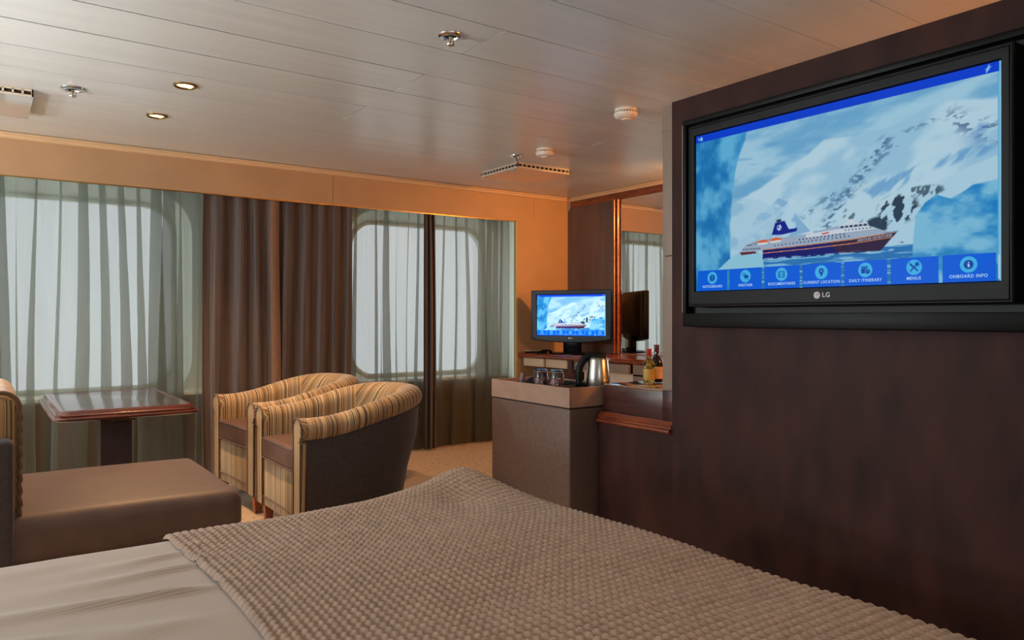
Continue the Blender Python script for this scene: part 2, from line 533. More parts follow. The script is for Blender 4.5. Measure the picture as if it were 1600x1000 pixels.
# alcove behind the curtains, with two big round-cornered windows and an added unseen third
def rrect(cx, cz, hw, hh, r, n=10):
    pts = []
    for qx, qz, a0 in ((1, 1, 0), (-1, 1, 90), (-1, -1, 180), (1, -1, 270)):
        for k in range(n + 1):
            a = radians(a0 + 90 * k / n)
            pts.append((cx + qx * (hw - r) + r * cos(a), cz + qz * (hh - r) + r * sin(a)))
    return pts
def sqr(pts, cx, cz, hw, hh):
    out = []
    for x, z in pts:
        dx, dz = x - cx, z - cz
        k = min(hw / max(abs(dx), 1e-9), hh / max(abs(dz), 1e-9))
        out.append((cx + dx * k, cz + dz * k))
    return out
YG = 5.74                    # plane of the glass, behind splayed reveals
WZ = CAMZ + 0.141; WH = 0.637; WW_ = 0.642; WR = 0.205; SPL = 0.09
WIN = [-2.14, 0.475, 3.09]  # first one is added out of view, left bare to let in more daylight
bm = bmesh.new()
cell_hw = 0.80; zt, zb = 2.1, 0.40
for cx in WIN:
    inner = rrect(cx, WZ, WW_ + SPL, WH + SPL, WR + SPL)
    glassy = rrect(cx, WZ, WW_, WH, WR)
    outer = []
    for x, z in inner:
        dx, dz = x - cx, z - WZ
        k = 1e9
        if abs(dx) > 1e-9: k = min(k, cell_hw / abs(dx))
        if dz > 1e-9: k = min(k, (zt - WZ) / dz)
        if dz < -1e-9: k = min(k, (WZ - zb) / -dz)
        outer.append((cx + dx * k, WZ + dz * k))
    for qx, qz in ((1, zt), (-1, zt), (-1, zb), (1, zb)):
        tgt = (cx + qx * cell_hw, qz)
        i = min(range(len(outer)), key=lambda i: (outer[i][0] - tgt[0]) ** 2 + (outer[i][1] - tgt[1]) ** 2)
        outer[i] = tgt
    for y in (YA,):
        I = [bm.verts.new((x, y, z)) for x, z in inner]
        B = [bm.verts.new((x, YG + 0.03, z)) for x, z in glassy]
        O = [bm.verts.new((x, y, z)) for x, z in outer]
        n = len(I)
        for i in range(n):
            j = (i + 1) % n
            bm.faces.new((I[i], I[j], O[j], O[i]))
            bm.faces.new((I[i], I[j], B[j], B[i]))
# flat bits round the cells
for (x0, x1, z0, z1) in ((XL, WIN[0] - cell_hw, zb, zt), (WIN[0] + cell_hw, WIN[1] - cell_hw, zb, zt), (WIN[1] + cell_hw, WIN[2] - cell_hw, zb, zt), (WIN[2] + cell_hw, XR, zb, zt)):
    v = [bm.verts.new(p) for p in ((x0, YA, z0), (x1, YA, z0), (x1, YA, z1), (x0, YA, z1))]
    bm.faces.new(v)
bx(bm, XL, XR, YA + 0.002, YA + 0.01, 2.1, 2.15)
wa = S(obj('wall_alcove', bm, M['alcove'], None))
S(box('wall_alcove_top', XL, XR, YF + 0.02, YA + 0.09, 2.1, 2.15, M['alcove']))
S(box('wall_knee', XL, XR, 5.43, YA + 0.09, 0.0, 0.545, M['knee']))
S(box('trim_sill', XL, 3.766, 5.415, YA, 0.545, 0.57, M['alcove'], None, 0.004))
S(box('wall_alcove_side', 3.80, 3.84, YF + 0.055, YA + 0.09, 0.0, 2.1, M['alcove']))
for k, cx in enumerate(WIN):
    w = S(empty('window_%d' % (k + 1), (cx, YG, 0)))
    inner = rrect(0, WZ, WW_ - 0.016, WH - 0.016, WR - 0.012); outer = rrect(0, WZ, WW_ + 0.004, WH + 0.004, WR + 0.004)
    bm = bmesh.new()
    R = [[bm.verts.new((x, y, z)) for x, z in loop] for loop, y in ((outer, 0.03), (outer, -0.006), (inner, -0.006), (inner, 0.05))]
    for a, b in zip(R[:-1], R[1:]):
        for i in range(len(a)):
            j = (i + 1) % len(a)
            bm.faces.new((a[i], a[j], b[j], b[i]))
    S(obj('window_frame', bm, M['alcove'], w))
    bm = bmesh.new()
    prism(bm, rrect(0, WZ, WW_ - 0.010, WH - 0.010, WR - 0.010), 'y', 0.030, 0.036)
    S(obj('pane', bm, M['pane'], w))

# remaining shell
wr = S(box('wall_desk', XR, XR + 0.1, YN, YA + 0.1, 0, ZC + 0.1, M['wall_tan']))
S(box('wall_left', XL - 0.1, XL, YN - 0.1, YA + 0.1, 0, ZC + 0.1, M['plain_wall']))
S(box('wall_near', XL - 0.1, XR + 0.1, YN - 0.1, YN, 0, ZC + 0.1, M['plain_wall']))
PX, PE, PT = 2.452, 2.256, 2.011      # partition: face, free end, top (it stops short of the ceiling)
wt = S(box('wall_partition', PX, PX + 0.09, YN, PE, 0, PT, M['laminate']))
# pale end profile of the partition
tr = S(box('trim_3', 2.475, PX + 0.09, PE + 0.001, 2.333, 0.751, PT, M['strip_grey'], None, 0.002))
S(box('top_cap', 2.473, 2.543, PE + 0.001, 2.335, 1.898, 1.901, M['taupe'], tr))
S(box('catch', 2.469, 2.476, 2.267, 2.314, 1.343, 1.349, M['plum_foil'], tr))

# desk wall: wood fascia, cornice, grey panel, mirror
cornice('trim_2', 'y', YN, YF - 0.001, XR)
S(box('trim_4', XR - 0.022, XR, 2.21, YF - 0.002, 2.052, 2.112, M['red_wood'], None, 0.003))
S(box('trim_panel', XR - 0.03, XR, 4.625, YF - 0.001, 0.766, 2.055, M['panel_grey'], None, 0.003))
S(box('trim_corner', XR - 0.035, XR, YF - 0.025, YF, 2.03, 2.11, M['strip_grey'], None, 0.002))

mir = empty('wall_mirror', (XR - 0.012, 3.5, 0.77), label='tall frameless mirror above the desk with red wood moulding', cat='mirror')
box('mirror_glass', -0.004, 0.010, -1.29, 1.06, 0.0, 1.282, M['mirror'], mir)
for yy, ww2, dx in ((1.085, 0.022, 0.028), (1.113, 0.020, 0.040)):
    bm = bmesh.new()
    prism(bm, [(0.012 - 0.0, yy - ww2 / 2), (-dx * 0.7, yy - ww2 / 2), (-dx, yy - ww2 / 4), (-dx, yy + ww2 / 4), (-dx * 0.7, yy + ww2 / 2), (0.012, yy + ww2 / 2)], 'z', 0.0, 1.285)
    obj('wood_moulding', bm, M['red_wood'], mir)

# ================================================================== CURTAINS
def curtain(name, x0, x1, yc, z0, z1, npl, amp, over, seed, m, label, group, lean=0.0, bottom_in=0.0):
    rg = np.random.RandomState(seed)
    seg = 24
    wts = rg.uniform(0.55, 1.5, npl)
    cum = np.concatenate([[0], np.cumsum(wts)]) / wts.sum()
    n = npl * seg + 1
    ph = np.linspace(0, npl, n)
    p = np.interp(ph, np.arange(npl + 1), cum)
    ov = np.interp(ph, np.arange(2 * npl + 1) / 2, rg.uniform(0.12, 1.0, 2 * npl + 1)) * over
    am = np.interp(ph, np.arange(npl + 1), rg.uniform(0.45, 1.0, npl + 1)) * amp
    dr = np.interp(ph, np.arange(npl + 1), rg.uniform(-1, 1, npl + 1))
    dr[0] = dr[-1] = 0
    rows = 26
    P = np.zeros((n, rows, 3)); UV = np.zeros((n, rows, 2))
    pw = (x1 - x0) / npl
    for j in range(rows):
        t = j / (rows - 1)            # 0 bottom .. 1 top
        z = z0 + (z1 - z0) * t
        th = 2 * pi * ph + 0.5 * np.sin(3.0 * t + ph * 1.7)
        sq = 1 - 0.35 * sstep(0.8, 1.0, np.array(t))
        x = x0 + (x1 - x0) * p - ov * pw * np.sin(2 * th) * (0.7 + 0.5 * (1 - t)) + dr * 0.020 * np.sin(2.5 * (1 - t)) + lean * (1 - t)
        y = yc + am * np.sin(th) * sq + 0.25 * am * np.sin(2.3 * th + 4 * t) * (1 - t)
        P[:, j, 0] = np.clip(x, x0 - 0.01, x1 + 0.01); P[:, j, 1] = y; P[:, j, 2] = z
        UV[:, j, 0] = ph * pw * 2.0; UV[:, j, 1] = z
    o = grid_obj(name, P, m, None, UV, ang=180)
    return tag(o, label, 'curtain', group)
SZ0, SZ1 = 0.012, 2.085
curtain('sheer_curtain', -0.95, 1.30, 5.366, SZ0, SZ1, 13, 0.040, 0.46, 11, M['sheer'], 'wide sheer grey curtain over the window behind the wooden table', 'sheer curtains')
curtain('sheer_curtain', 2.22, 2.93, 5.366, SZ0, SZ1, 5, 0.036, 0.40, 5, M['sheer'], 'sheer grey curtain beside the brown drapes, covering half a window', 'sheer curtains')
curtain('sheer_curtain', 2.95, 3.745, 5.366, SZ0, SZ1, 5, 0.034, 0.46, 23, M['sheer'], 'sheer grey curtain next to the tan pier by the desk', 'sheer curtains')
curtain('drape', 1.215, 1.72, 5.290, SZ0, SZ1, 4, 0.024, 0.10, 3, M['drape'], 'heavy brown drape hanging next to the sheer behind the table', 'brown drapes')
curtain('drape', 1.70, 2.26, 5.290, SZ0, SZ1, 5, 0.024, 0.10, 8, M['drape'], 'heavy brown drape behind the armchairs, edge against bright sheer', 'brown drapes', lean=-0.02)
curtain('drape', 2.885, 2.985, 5.290, SZ0, SZ1, 3, 0.020, 0.22, 9, M['drape'], 'narrow dark brown drape gathered in front of the window', 'brown drapes')

lp = np.zeros((7, 20, 3))
for i in range(7):
    for j in range(20):
        t_ = i / 6; zz = SZ0 + (SZ1 - SZ0) * j / 19
        lp[i, j] = (1.655 + 0.066 * t_ + 0.008 * sin(zz * 3), 5.2665 - 0.008 * sin(pi * t_) + 0.004 * sin(zz * 4), zz)
ln = grid_obj('drape', lp, mat('drape_lining', srgb(112, 80, 60), srgb(128, 92, 68), scale=30, stretch=(8, 1, 0.3), rough=0.7), None, None, ang=180)
tag(ln, 'narrow lighter brown turned edge where the two brown drapes meet', 'curtain', 'brown drapes')
# ================================================================== CEILING FIXTURES
def lamp_light(name, typ, loc, energy, col, parent=None, **kw):
    l = bpy.data.lights.new(name, typ)
    l.energy = energy; l.color = col
    for k, v in kw.items(): setattr(l, k, v)
    o = bpy.data.objects.new(name, l)
    o.location = loc
    link(o, parent)
    return o
WARM = (1.0, 0.56, 0.24)

def downlight(x, y, label, energy, cone=115, group='recessed downlights'):
    t = empty('downlight', (x, y, ZC), label=label, cat='ceiling light', group=group)
    lathe_obj('trim_ring', [(0.040, -0.001), (0.052, -0.002), (0.052, -0.006), (0.046, -0.010), (0.038, -0.007), (0.036, -0.002), (0.040, -0.001)], M['brass'], t, 32)
    lathe_obj('lens', [(0.0, -0.005), (0.026, -0.0045), (0.037, -0.002), (0.037, -0.0005), (0.0, -0.0005)], M['lens'], t, 32)
    lamp_light('downlight_lamp', 'SPOT', (0, 0, -0.02), energy, WARM, t, spot_size=radians(cone), spot_blend=0.6, shadow_soft_size=0.035)
    return t
downlight(0.767, 3.70, 'lit brass-rimmed downlight farther from the window wall', DL)
downlight(0.759, 4.344, 'lit brass-rimmed downlight closer to the window wall', DL)
# unseen fill downlights added, over the bed and the side out of the frame
downlight(0.2, 1.3, 'added unseen fill downlight in the ceiling above the bed', DL * 0.2)
downlight(1.3, 0.4, 'added unseen fill downlight in the ceiling above the foot of the bed', DL * 0.2)
downlight(-1.6, 3.2, 'added unseen fill downlight in the ceiling beyond the sofa', DL * 0.8)

def sprinkler(x, y, label, rad=0.04):
    t = empty('sprinkler', (x, y, ZC), label=label, cat='sprinkler', group='ceiling sprinklers')
    k = rad / 0.04
    lathe_obj('escutcheon', [(0.024 * k, -0.001), (0.048 * k, -0.001), (0.047 * k, -0.005), (0.038 * k, -0.010), (0.027 * k, -0.010), (0.024 * k, -0.002)], M['chrome'], t, 28)
    lathe_obj('cup', [(0.0, -0.001), (0.0245 * k, -0.001), (0.0245 * k, -0.004), (0, -0.004)], M['matte_black'], t, 20)
    lathe_obj('nozzle', [(0, -0.003), (0.010, -0.003), (0.010, -0.014), (0.006, -0.016), (0, -0.016)], M['chrome'], t, 14)
    bm = bmesh.new()
    for s in (-1, 1):
        tube(bm, [(s * 0.009, 0, -0.012), (s * 0.013, 0, -0.020), (s * 0.012, 0, -0.030), (s * 0.003, 0, -0.038)], 0.0028, 6)
    obj('yoke', bm, M['chrome'], t)
    lathe_obj('bulb', [(0, -0.015), (0.003, -0.016), (0.003, -0.033), (0, -0.034)], M['brass'], t, 8)
    lathe_obj('deflector', [(0, -0.036), (0.017, -0.037), (0.016, -0.040), (0.005, -0.042), (0, -0.046)], M['chrome'], t, 16)
    return t
sprinkler(1.456, 2.46, 'chrome sprinkler beside the cross joint of a ceiling plank')
sprinkler(0.348, 4.06, 'chrome sprinkler between the square vent and the downlights', 0.044)
sprinkler(2.905, 4.05, 'small chrome sprinkler at the corner of a ceiling vent', 0.038)

def detector(x, y, label, r, slots):
    t = empty('smoke_detector', (x, y, ZC), label=label, cat='smoke detector', group='smoke detectors')
    lathe_obj('base', [(0, -0.0), (r * 0.92, -0.0), (r * 0.92, -0.012), (r * 0.8, -0.014), (0, -0.014)], M['white_plastic'], t, 36)
    bm = bmesh.new()
    n = 24
    for k in range(n):
        a = 2 * pi * k / n
        bxm = Matrix.Rotation(a, 4, 'Z') @ Matrix.Translation((r * 0.82, 0, -0.018))
        r_ = bmesh.ops.create_cube(bm, size=1.0)
        for v in r_['verts']:
            v.co = bxm @ Vector((v.co.x * 0.012, v.co.y * r * 0.10, v.co.z * 0.010))
    obj('slot_ring', bm, M['white_plastic'] if not slots else M['white_plastic'], t)
    lathe_obj('slot_core', [(r * 0.74, -0.012), (r * 0.74, -0.024)], M['slot'], t, 32)
    lathe_obj('cover', [(r * 0.70, -0.022), (r * 1.0, -0.023), (r * 1.0, -0.030), (r * 0.88, -0.042), (r * 0.5, -0.050), (0, -0.051)], M['white_plastic'], t, 40)
    lathe_obj('test_button', [(r * 0.36, -0.049), (r * 0.36, -0.054), (r * 0.3, -0.056), (0, -0.056)], M['white_plastic'], t, 24)
    return t
detector(2.72, 2.82, 'round white smoke detector closest to the big television', 0.062, True)
detector(2.94, 3.79, 'round white smoke detector above the angled air vent', 0.056, False)

def vent(x0, y0, label):
    s = 0.47
    t = empty('air_vent', (x0, y0, ZC), label=label, cat='air vent', group='ceiling air vents')
    d = 0.040
    box('housing', 0.03, s - 0.03, 0.03, s - 0.03, -0.006, -0.0005, M['slot'], t)
    box('face_plate', 0.0, s, 0.0, s, -d, -d + 0.005, M['vent_under'], t, 0.001, 1)
    # grilles on the two sides towards the room, and on the far ones
    for side in range(4):
        bm = bmesh.new()
        def slab(a0, a1, za, zb_):
            if side == 0: bx(bm, a0, a1, 0.0, 0.006, za, zb_)
            if side == 1: bx(bm, 0.0, 0.006, a0, a1, za, zb_)
            if side == 2: bx(bm, a0, a1, s - 0.006, s, za, zb_)
            if side == 3: bx(bm, s - 0.006, s, a0, a1, za, zb_)
        slab(0, s, -d + 0.004, -d + 0.013); slab(0, s, -0.010, -0.001)
        nb = 12
        for k in range(nb + 1):
            a = k * (s - 0.008) / nb
            slab(a, a + 0.008, -d + 0.01, -0.006)
        obj('grille', bm, M['vent'], t)
    box('core', 0.012, s - 0.012, 0.012, s - 0.012, -d + 0.006, -0.004, M['slot'], t)
    return t
vent(3.03, 4.21, 'square metal ceiling vent near the mirror corner')
vent(-0.272, 4.19, 'square metal ceiling vent with curtain reflected in its plate')

# ================================================================== FURNITURE: armchairs
def make_armchair(name, label):
    t = empty(name, label=label, cat='armchair', group='striped tub armchairs')
    Wd, xs = 0.285, 0.40
    rx, ry = 0.30, 0.285
    path = [(0.03 + (xs - 0.03) * k / 10, -Wd) for k in range(11)]
    path += [(xs + rx * sin(pi * k / 28), -ry * cos(pi * k / 28)) for k in range(1, 28)]
    path += [(xs - (xs - 0.03) * k / 10, Wd) for k in range(11)]
    P = np.array(path)
    T = np.gradient(P, axis=0); T /= np.linalg.norm(T, axis=1)[:, None]
    Nn = np.stack([T[:, 1], -T[:, 0]], 1)            # outward
    L = np.concatenate([[0], np.cumsum(np.linalg.norm(np.diff(P, axis=0), axis=1))])
    back = sstep(0.08, 0.68, P[:, 0])
    top = 0.607 + 0.108 * back
    rr = 0.056
    # striped inside and rolled top
    def sec(i):
        tp = top[i]
        s = [(-0.046, 0.30), (-0.048, 0.40), (-0.050, tp - 0.15), (-0.052, tp - rr - 0.02)]
        for k in range(13):
            a = radians(175 - 245 * k / 12)
            s.append((0.004 + (rr + 0.004 * back[i]) * cos(a), tp - rr + rr * sin(a)))
        s.append((0.028, tp - 2 * rr - 0.004))
        return s
    def sheet(secf, nm, m, uvd=True):
        n = len(P); k = len(secf(0))
        A = np.zeros((n, k, 3)); UV = np.zeros((n, k, 2))
        for i in range(n):
            for j, (o_, z) in enumerate(secf(i)):
                A[i, j] = (P[i, 0] + Nn[i, 0] * o_, P[i, 1] + Nn[i, 1] * o_, z)
                UV[i, j] = (L[i], z)
        return grid_obj(nm, A, m, t, UV, ang=50)
    nP = len(P)
    def part(i0, i1, nm, shear):
        k = len(sec(0)); A = np.zeros((i1 - i0, k, 3)); UV = np.zeros((i1 - i0, k, 2))
        for i in range(i0, i1):
            prev = None; v = 0.0
            for j, (o_, z) in enumerate(sec(i)):
                if prev is not None: v += math.hypot(o_ - prev[0], z - prev[1])
                prev = (o_, z)
                A[i - i0, j] = (P[i, 0] + Nn[i, 0] * o_, P[i, 1] + Nn[i, 1] * o_, z)
                UV[i - i0, j] = (L[i] + shear * v, z)
        grid_obj(nm, A, M['stripe'], t, UV, ang=50)
    part(0, 19, 'arm_lining', 0.0); part(18, nP - 14, 'back_lining', 0.75); part(nP - 15, nP, 'arm_lining', 0.0)
    def sec2(i):
        tp = top[i]; b = back[i]
        return [(0.046, tp - 2 * rr + 0.012), (0.046 - 0.012 * b, tp - 0.25), (0.044 - 0.055 * b, 0.30), (0.040 - 0.085 * b, 0.11), (0.03 - 0.085 * b, 0.10)]
    sheet(sec2, 'outer_panel', M['dark_fabric'])
    # base board
    bm = bmesh.new()
    A = []; B = []
    for i in range(len(P)):
        o_ = 0.03 - 0.085 * back[i]
        p = (P[i, 0] + Nn[i, 0] * o_, P[i, 1] + Nn[i, 1] * o_)
        A.append(bm.verts.new((p[0], p[1], 0.10))); B.append(bm.verts.new((p[0], p[1], 0.13)))
    bm.faces.new(A); bm.faces.new(B)
    n = len(A)
    for i in range(n):
        bm.faces.new((A[i], A[(i + 1) % n], B[(i + 1) % n], B[i]))
    obj('base_board', bm, M['dark_fabric'], t)
    # fronts of the arms
    for s in (-1, 1):
        bm = bmesh.new()
        tp = top[0]
        out = [(-0.050, 0.10), (-0.050, tp - rr - 0.02)]
        for k in range(13):
            a = radians(175 - 235 * k / 12)
            out.append((0.004 + 0.058 * cos(a), tp - rr + 0.058 * sin(a)))
        out += [(0.047, tp - 2 * rr), (0.044, 0.10)]
        prism(bm, [(s * (Wd + o_), z) for o_, z in out], 'x', 0.004, 0.034)
        bmesh.ops.bevel(bm, geom=[e for e in bm.edges if abs(e.verts[0].co.x - 0.004) < 1e-5 and abs(e.verts[1].co.x - 0.004) < 1e-5], offset=0.006, segments=2, affect='EDGES')
        uvl = bm.loops.layers.uv.new('UVMap')
        for f in bm.faces:
            for l in f.loops: l[uvl].uv = (l.vert.co.y * 1.0 + l.vert.co.x * 0.4, l.vert.co.z)
        obj('arm_front', bm, M['stripe'], t)
        bm = bmesh.new()
        tube(bm, [(0.003, s * (Wd + o_ * 0.98), z) for o_, z in out], 0.0045, 6)
        obj('piping', bm, M['stripe'], t)
    # front rail
    bm = bmesh.new()
    bx(bm, 0.012, 0.06, -0.238, 0.238, 0.10, 0.345, 0.010, 2)
    uvl = bm.loops.layers.uv.new('UVMap')
    for f in bm.faces:
        for l in f.loops: l[uvl].uv = (l.vert.co.y + 3.3, l.vert.co.z)
    obj('front_rail', bm, M['stripe'], t)
    bm = bmesh.new()
    tube(bm, [(0.010, -0.236, 0.15), (0.010, 0.236, 0.15)], 0.005, 6)
    obj('rail_piping', bm, M['stripe'], t)
    # seat cushion
    bm = bmesh.new()
    softbox(bm, 0.60, 0.472, 0.115, 0.026, crown=0.018, n=9, c=(0.298, 0, 0.404))
    cu = obj('seat_cushion', bm, M['leather'], t, ang=70)
    bm = bmesh.new()
    for zz in (0.356, 0.452):
        tube(bm, [(0.02, -0.232, zz), (0.0, -0.222, zz), (-0.002, 0, zz + (0.004 if zz > 0.4 else 0)), (0.0, 0.222, zz), (0.02, 0.232, zz)], 0.0045, 6)
    obj('cushion_piping', bm, M['leather'], cu)
    for (lx, ly) in ((0.045, -0.27), (0.045, 0.27), (0.56, -0.19), (0.56, 0.19)):
        bm = bmesh.new()
        a = [bm.verts.new((lx + sx * 0.024, ly + sy * 0.024, 0.105)) for sx, sy in ((-1, -1), (1, -1), (1, 1), (-1, 1))]
        b = [bm.verts.new((lx + sx * 0.016, ly + sy * 0.016, 0.0)) for sx, sy in ((-1, -1), (1, -1), (1, 1), (-1, 1))]
        bm.faces.new(a); bm.faces.new(b)
        for i in range(4): bm.faces.new((a[i], a[(i + 1) % 4], b[(i + 1) % 4], b[i]))
        obj('leg', bm, M['chair_leg'], t)
    return t
ac = make_armchair('armchair', 'striped tub armchair with dark outer side, closest to the bed')
ac.location = (1.18, 3.67, 0)
ac2 = copy_tree(ac)
ac2.location = (1.17, 4.43, 0); ac2.rotation_euler = (0, 0, radians(4))
ac2['label'] = 'striped tub armchair by the brown drapes, half hidden by the other'

# ---- sofa unit: seat towards the armchairs, back at the picture's edge
so = empty('sofa', (0, 0, 0), label='brown leather armless sofa seat with striped back cushion beside the bed', cat='sofa')
bm = bmesh.new()
softbox(bm, 0.93, 0.81, 0.158, 0.045, crown=0.024, n=12, c=(0.79 - 0.465, 3.228, 0.362))
obj('seat', bm, M['seat_leather'], so, ang=80)
box('base', -0.30, 0.70, 2.88, 3.60, 0.03, 0.292, M['matte_black'], so, 0.01)
for (lx, ly) in ((0.62, 2.93), (0.62, 3.54), (-0.25, 2.93), (-0.25, 3.54)):
    lathe_obj('leg', [(0, 0), (0.02, 0), (0.026, 0.035), (0, 0.035)], M['table_wood'], so, 12, (lx, ly, 0))
bm = bmesh.new()
softbox(bm, 0.42, 0.86, 0.67, 0.022, n=8, c=(-0.128, 3.225, 0.36))
obj('back_frame', bm, M['dark_fabric'], so, ang=80)
# striped back cushion
bm = bmesh.new()
softbox(bm, 0.30, 0.78, 0.43, 0.060, n=10, c=(-0.045, 3.235, 0.622))
uvl = bm.loops.layers.uv.new('UVMap')
for f in bm.faces:
    nrm = f.normal
    f.normal_update(); nrm = f.normal
    for l in f.loops:
        co = l.vert.co
        l[uvl].uv = ((co.x * 0.9 + 0.1 * co.y) if abs(nrm.y) > 0.6 else co.y, co.z)
bc = obj('back_cushion', bm, M['stripe'], so, ang=80)
bm = bmesh.new()
loop = [(0.085 + 0.013, 2.87, 0.43)]
for z in np.linspace(0.45, 0.78, 26): loop.append((0.098 + 0.003 * sin(z * 160), 2.864 + 0.003 * cos(z * 160), z))
for k in range(9):
    a = pi / 2 * k / 8
    loop.append((0.048 + 0.050 * cos(a), 2.866, 0.785 + 0.052 * sin(a)))
for x in np.linspace(0.03, -0.15, 12): loop.append((x, 2.866, 0.838))
tube(bm, loop, 0.0075, 7)
obj('braid', bm, M['stripe'], bc)

# ---- pedestal table
tb = empty('pedestal_table', (0.55, 4.28, 0), label='dark wooden pedestal table with moulded edge in front of the window', cat='table')
hx, hy = 0.305, 0.515
def chamf(hx, hy, c, n=4):
    pts = []
    for qx, qy, a0 in ((1, 1, 0), (-1, 1, 90), (-1, -1, 180), (1, -1, 270)):
        for k in range(n + 1):
            a = radians(a0 + 90 * k / n)
            pts.append((qx * (hx - c) + c * cos(a), qy * (hy - c) + c * sin(a)))
    return pts
def stacked(name, levels, m, parent, c0=0.055):
    bm = bmesh.new()
    R = []
    for ins, z in levels:
        R.append([bm.verts.new((x, y, z)) for x, y in chamf(hx - ins, hy - ins, max(0.01, c0 - ins * 0.5))])
    bm.faces.new(R[0]); bm.faces.new(R[-1])
    for a, b in zip(R[:-1], R[1:]):
        for i in range(len(a)): bm.faces.new((a[i], a[(i + 1) % len(a)], b[(i + 1) % len(a)], b[i]))
    return obj(name, bm, m, parent, ang=30)
stacked('table_edge', [(0.05, 0.615), (0.012, 0.617), (0.002, 0.622), (0.0, 0.629), (0.004, 0.635), (0.014, 0.638), (0.013, 0.643), (0.022, 0.647), (0.026, 0.653), (0.030, 0.659), (0.040, 0.663), (0.047, 0.662), (0.052, 0.659)], M['red_wood_x'], tb)
stacked('table_top', [(0.050, 0.6595), (0.050, 0.661), (0.053, 0.6615)], M['table_wood'], tb)
box('column', -0.07, 0.07, -0.075, 0.075, 0.05, 0.616, M['column_wood'], tb)
box('rail', -0.05, 0.05, -0.34, 0.34, 0.585, 0.616, M['table_wood'], tb, 0.004)
box('foot', -0.19, 0.19, -0.24, 0.24, 0.0, 0.05, M['table_wood'], tb, 0.012)

# ---- bed
BZ = 0.520; BX1, BY1 = 1.370, 2.065; BX0, BY0 = -0.72, 0.24
bed = empty('bed', (0, 0, 0), label='wide bed with upholstered base and mattress, foot towards the television', cat='bed')
bm = bmesh.new(); softbox(bm, BX1 - BX0 - 0.03, BY1 - BY0 - 0.03, 0.24, 0.05, n=6, c=((BX0 + BX1) / 2, (BY0 + BY1) / 2, BZ - 0.135))
obj('mattress', bm, M['duvet'], bed)
box('bed_base', BX0, BX1 - 0.04, BY0 + 0.03, BY1 - 0.03, 0.0, 0.26, M['bed_base'], bed, 0.02)
box('headboard', BX0 - 0.07, BX0, BY0, BY1, 0.0, 1.0, M['dark_fabric'], bed, 0.02)

def bed_h(x, y):
    """gentle wrinkles of the made bed"""
    h = 0.010 * (fbm(x * 1.6 + 3, y * 2.6 + 1, 2) - 0.5)
    # pulled folds running from the throw's edge towards the pillows
    for (xc, yc, sl, amp, wd, ln) in ((0.34, 1.87, 0.10, 0.008, 0.016, 0.16), (0.34, 1.76, 0.02, 0.010, 0.014, 0.20), (0.30, 1.615, -0.14, 0.013, 0.014, 0.34),
                                      (0.10, 1.93, 0.05, 0.004, 0.03, 0.25), (0.26, 1.45, -0.06, 0.006, 0.03, 0.18), (0.05, 1.52, -0.25, 0.005, 0.018, 0.22)):
        d = (y - yc) - sl * (x - xc)
        w = wd * (1 + 1.2 * np.clip((xc - x) / ln, 0, 2))
        h = h + amp * np.exp(-(d / w) ** 2) * np.exp(-np.clip(xc - x, 0, 9) ** 2 / (ln * ln)) * np.exp(-np.clip(x - xc, 0, 9) ** 2 / 0.006)
    h = h - 0.014 * sstep(0.08, 0.0, BY1 - y) - 0.006 * sstep(0.06, 0.0, BX1 - x)
    return h

def drape_map(a, lo, hi, r):
    """distance along cloth -> horizontal coordinate and drop past the edge hi"""
    d = np.clip(a - (hi - r), 0, None)
    ang = np.clip(d / r, 0, pi / 2)
    x = np.where(d > 0, hi - r + r * np.sin(ang), a)
    drop = np.where(d > 0, r * (1 - np.cos(ang)) + np.clip(d - r * pi / 2, 0, None), 0)
    return x, drop
def cloth(name, xs, ys, r, dz, mapf, m, label, cat, extra=None):
    A, B = np.meshgrid(xs, ys, indexing='ij')
    X, dx = drape_map(A, 0, BX1 + dz, r)
    Y, dy = drape_map(B, 0, BY1 + dz, r)
    Z = BZ + dz + bed_h(np.minimum(X, BX1), np.minimum(Y, BY1)) - np.maximum(dx, dy)
    if extra is not None: X, Y, Z = extra(A, B, X, Y, Z, np.maximum(dx, dy))
    Pn = np.stack([X, Y, Z], -1)
    o = grid_obj(name, Pn, m, None, None, ang=180)
    return tag(o, label, cat)
cloth('duvet', np.linspace(BX0 + 0.01, BX1 + 0.20, 190), np.linspace(BY0, BY1 + 0.22, 230), 0.05, 0.006, None, M['duvet'],
      'pale beige striped cotton duvet spread smoothly over the bed', 'duvet',
      lambda A, B, X, Y, Z, d: (X, Y, Z - 0.014 * sstep(0.40, 0.46, A)))
CELLX, CELLY = 0.0185, 0.0225
TX0 = 0.385
nx = int(1.22 / CELLX); ny = int(2.02 / CELLY)
sub = 6
xs = TX0 + np.linspace(0, nx * CELLX, nx * sub + 1)
ys = BY0 + np.linspace(0, ny * CELLY, ny * sub + 1)
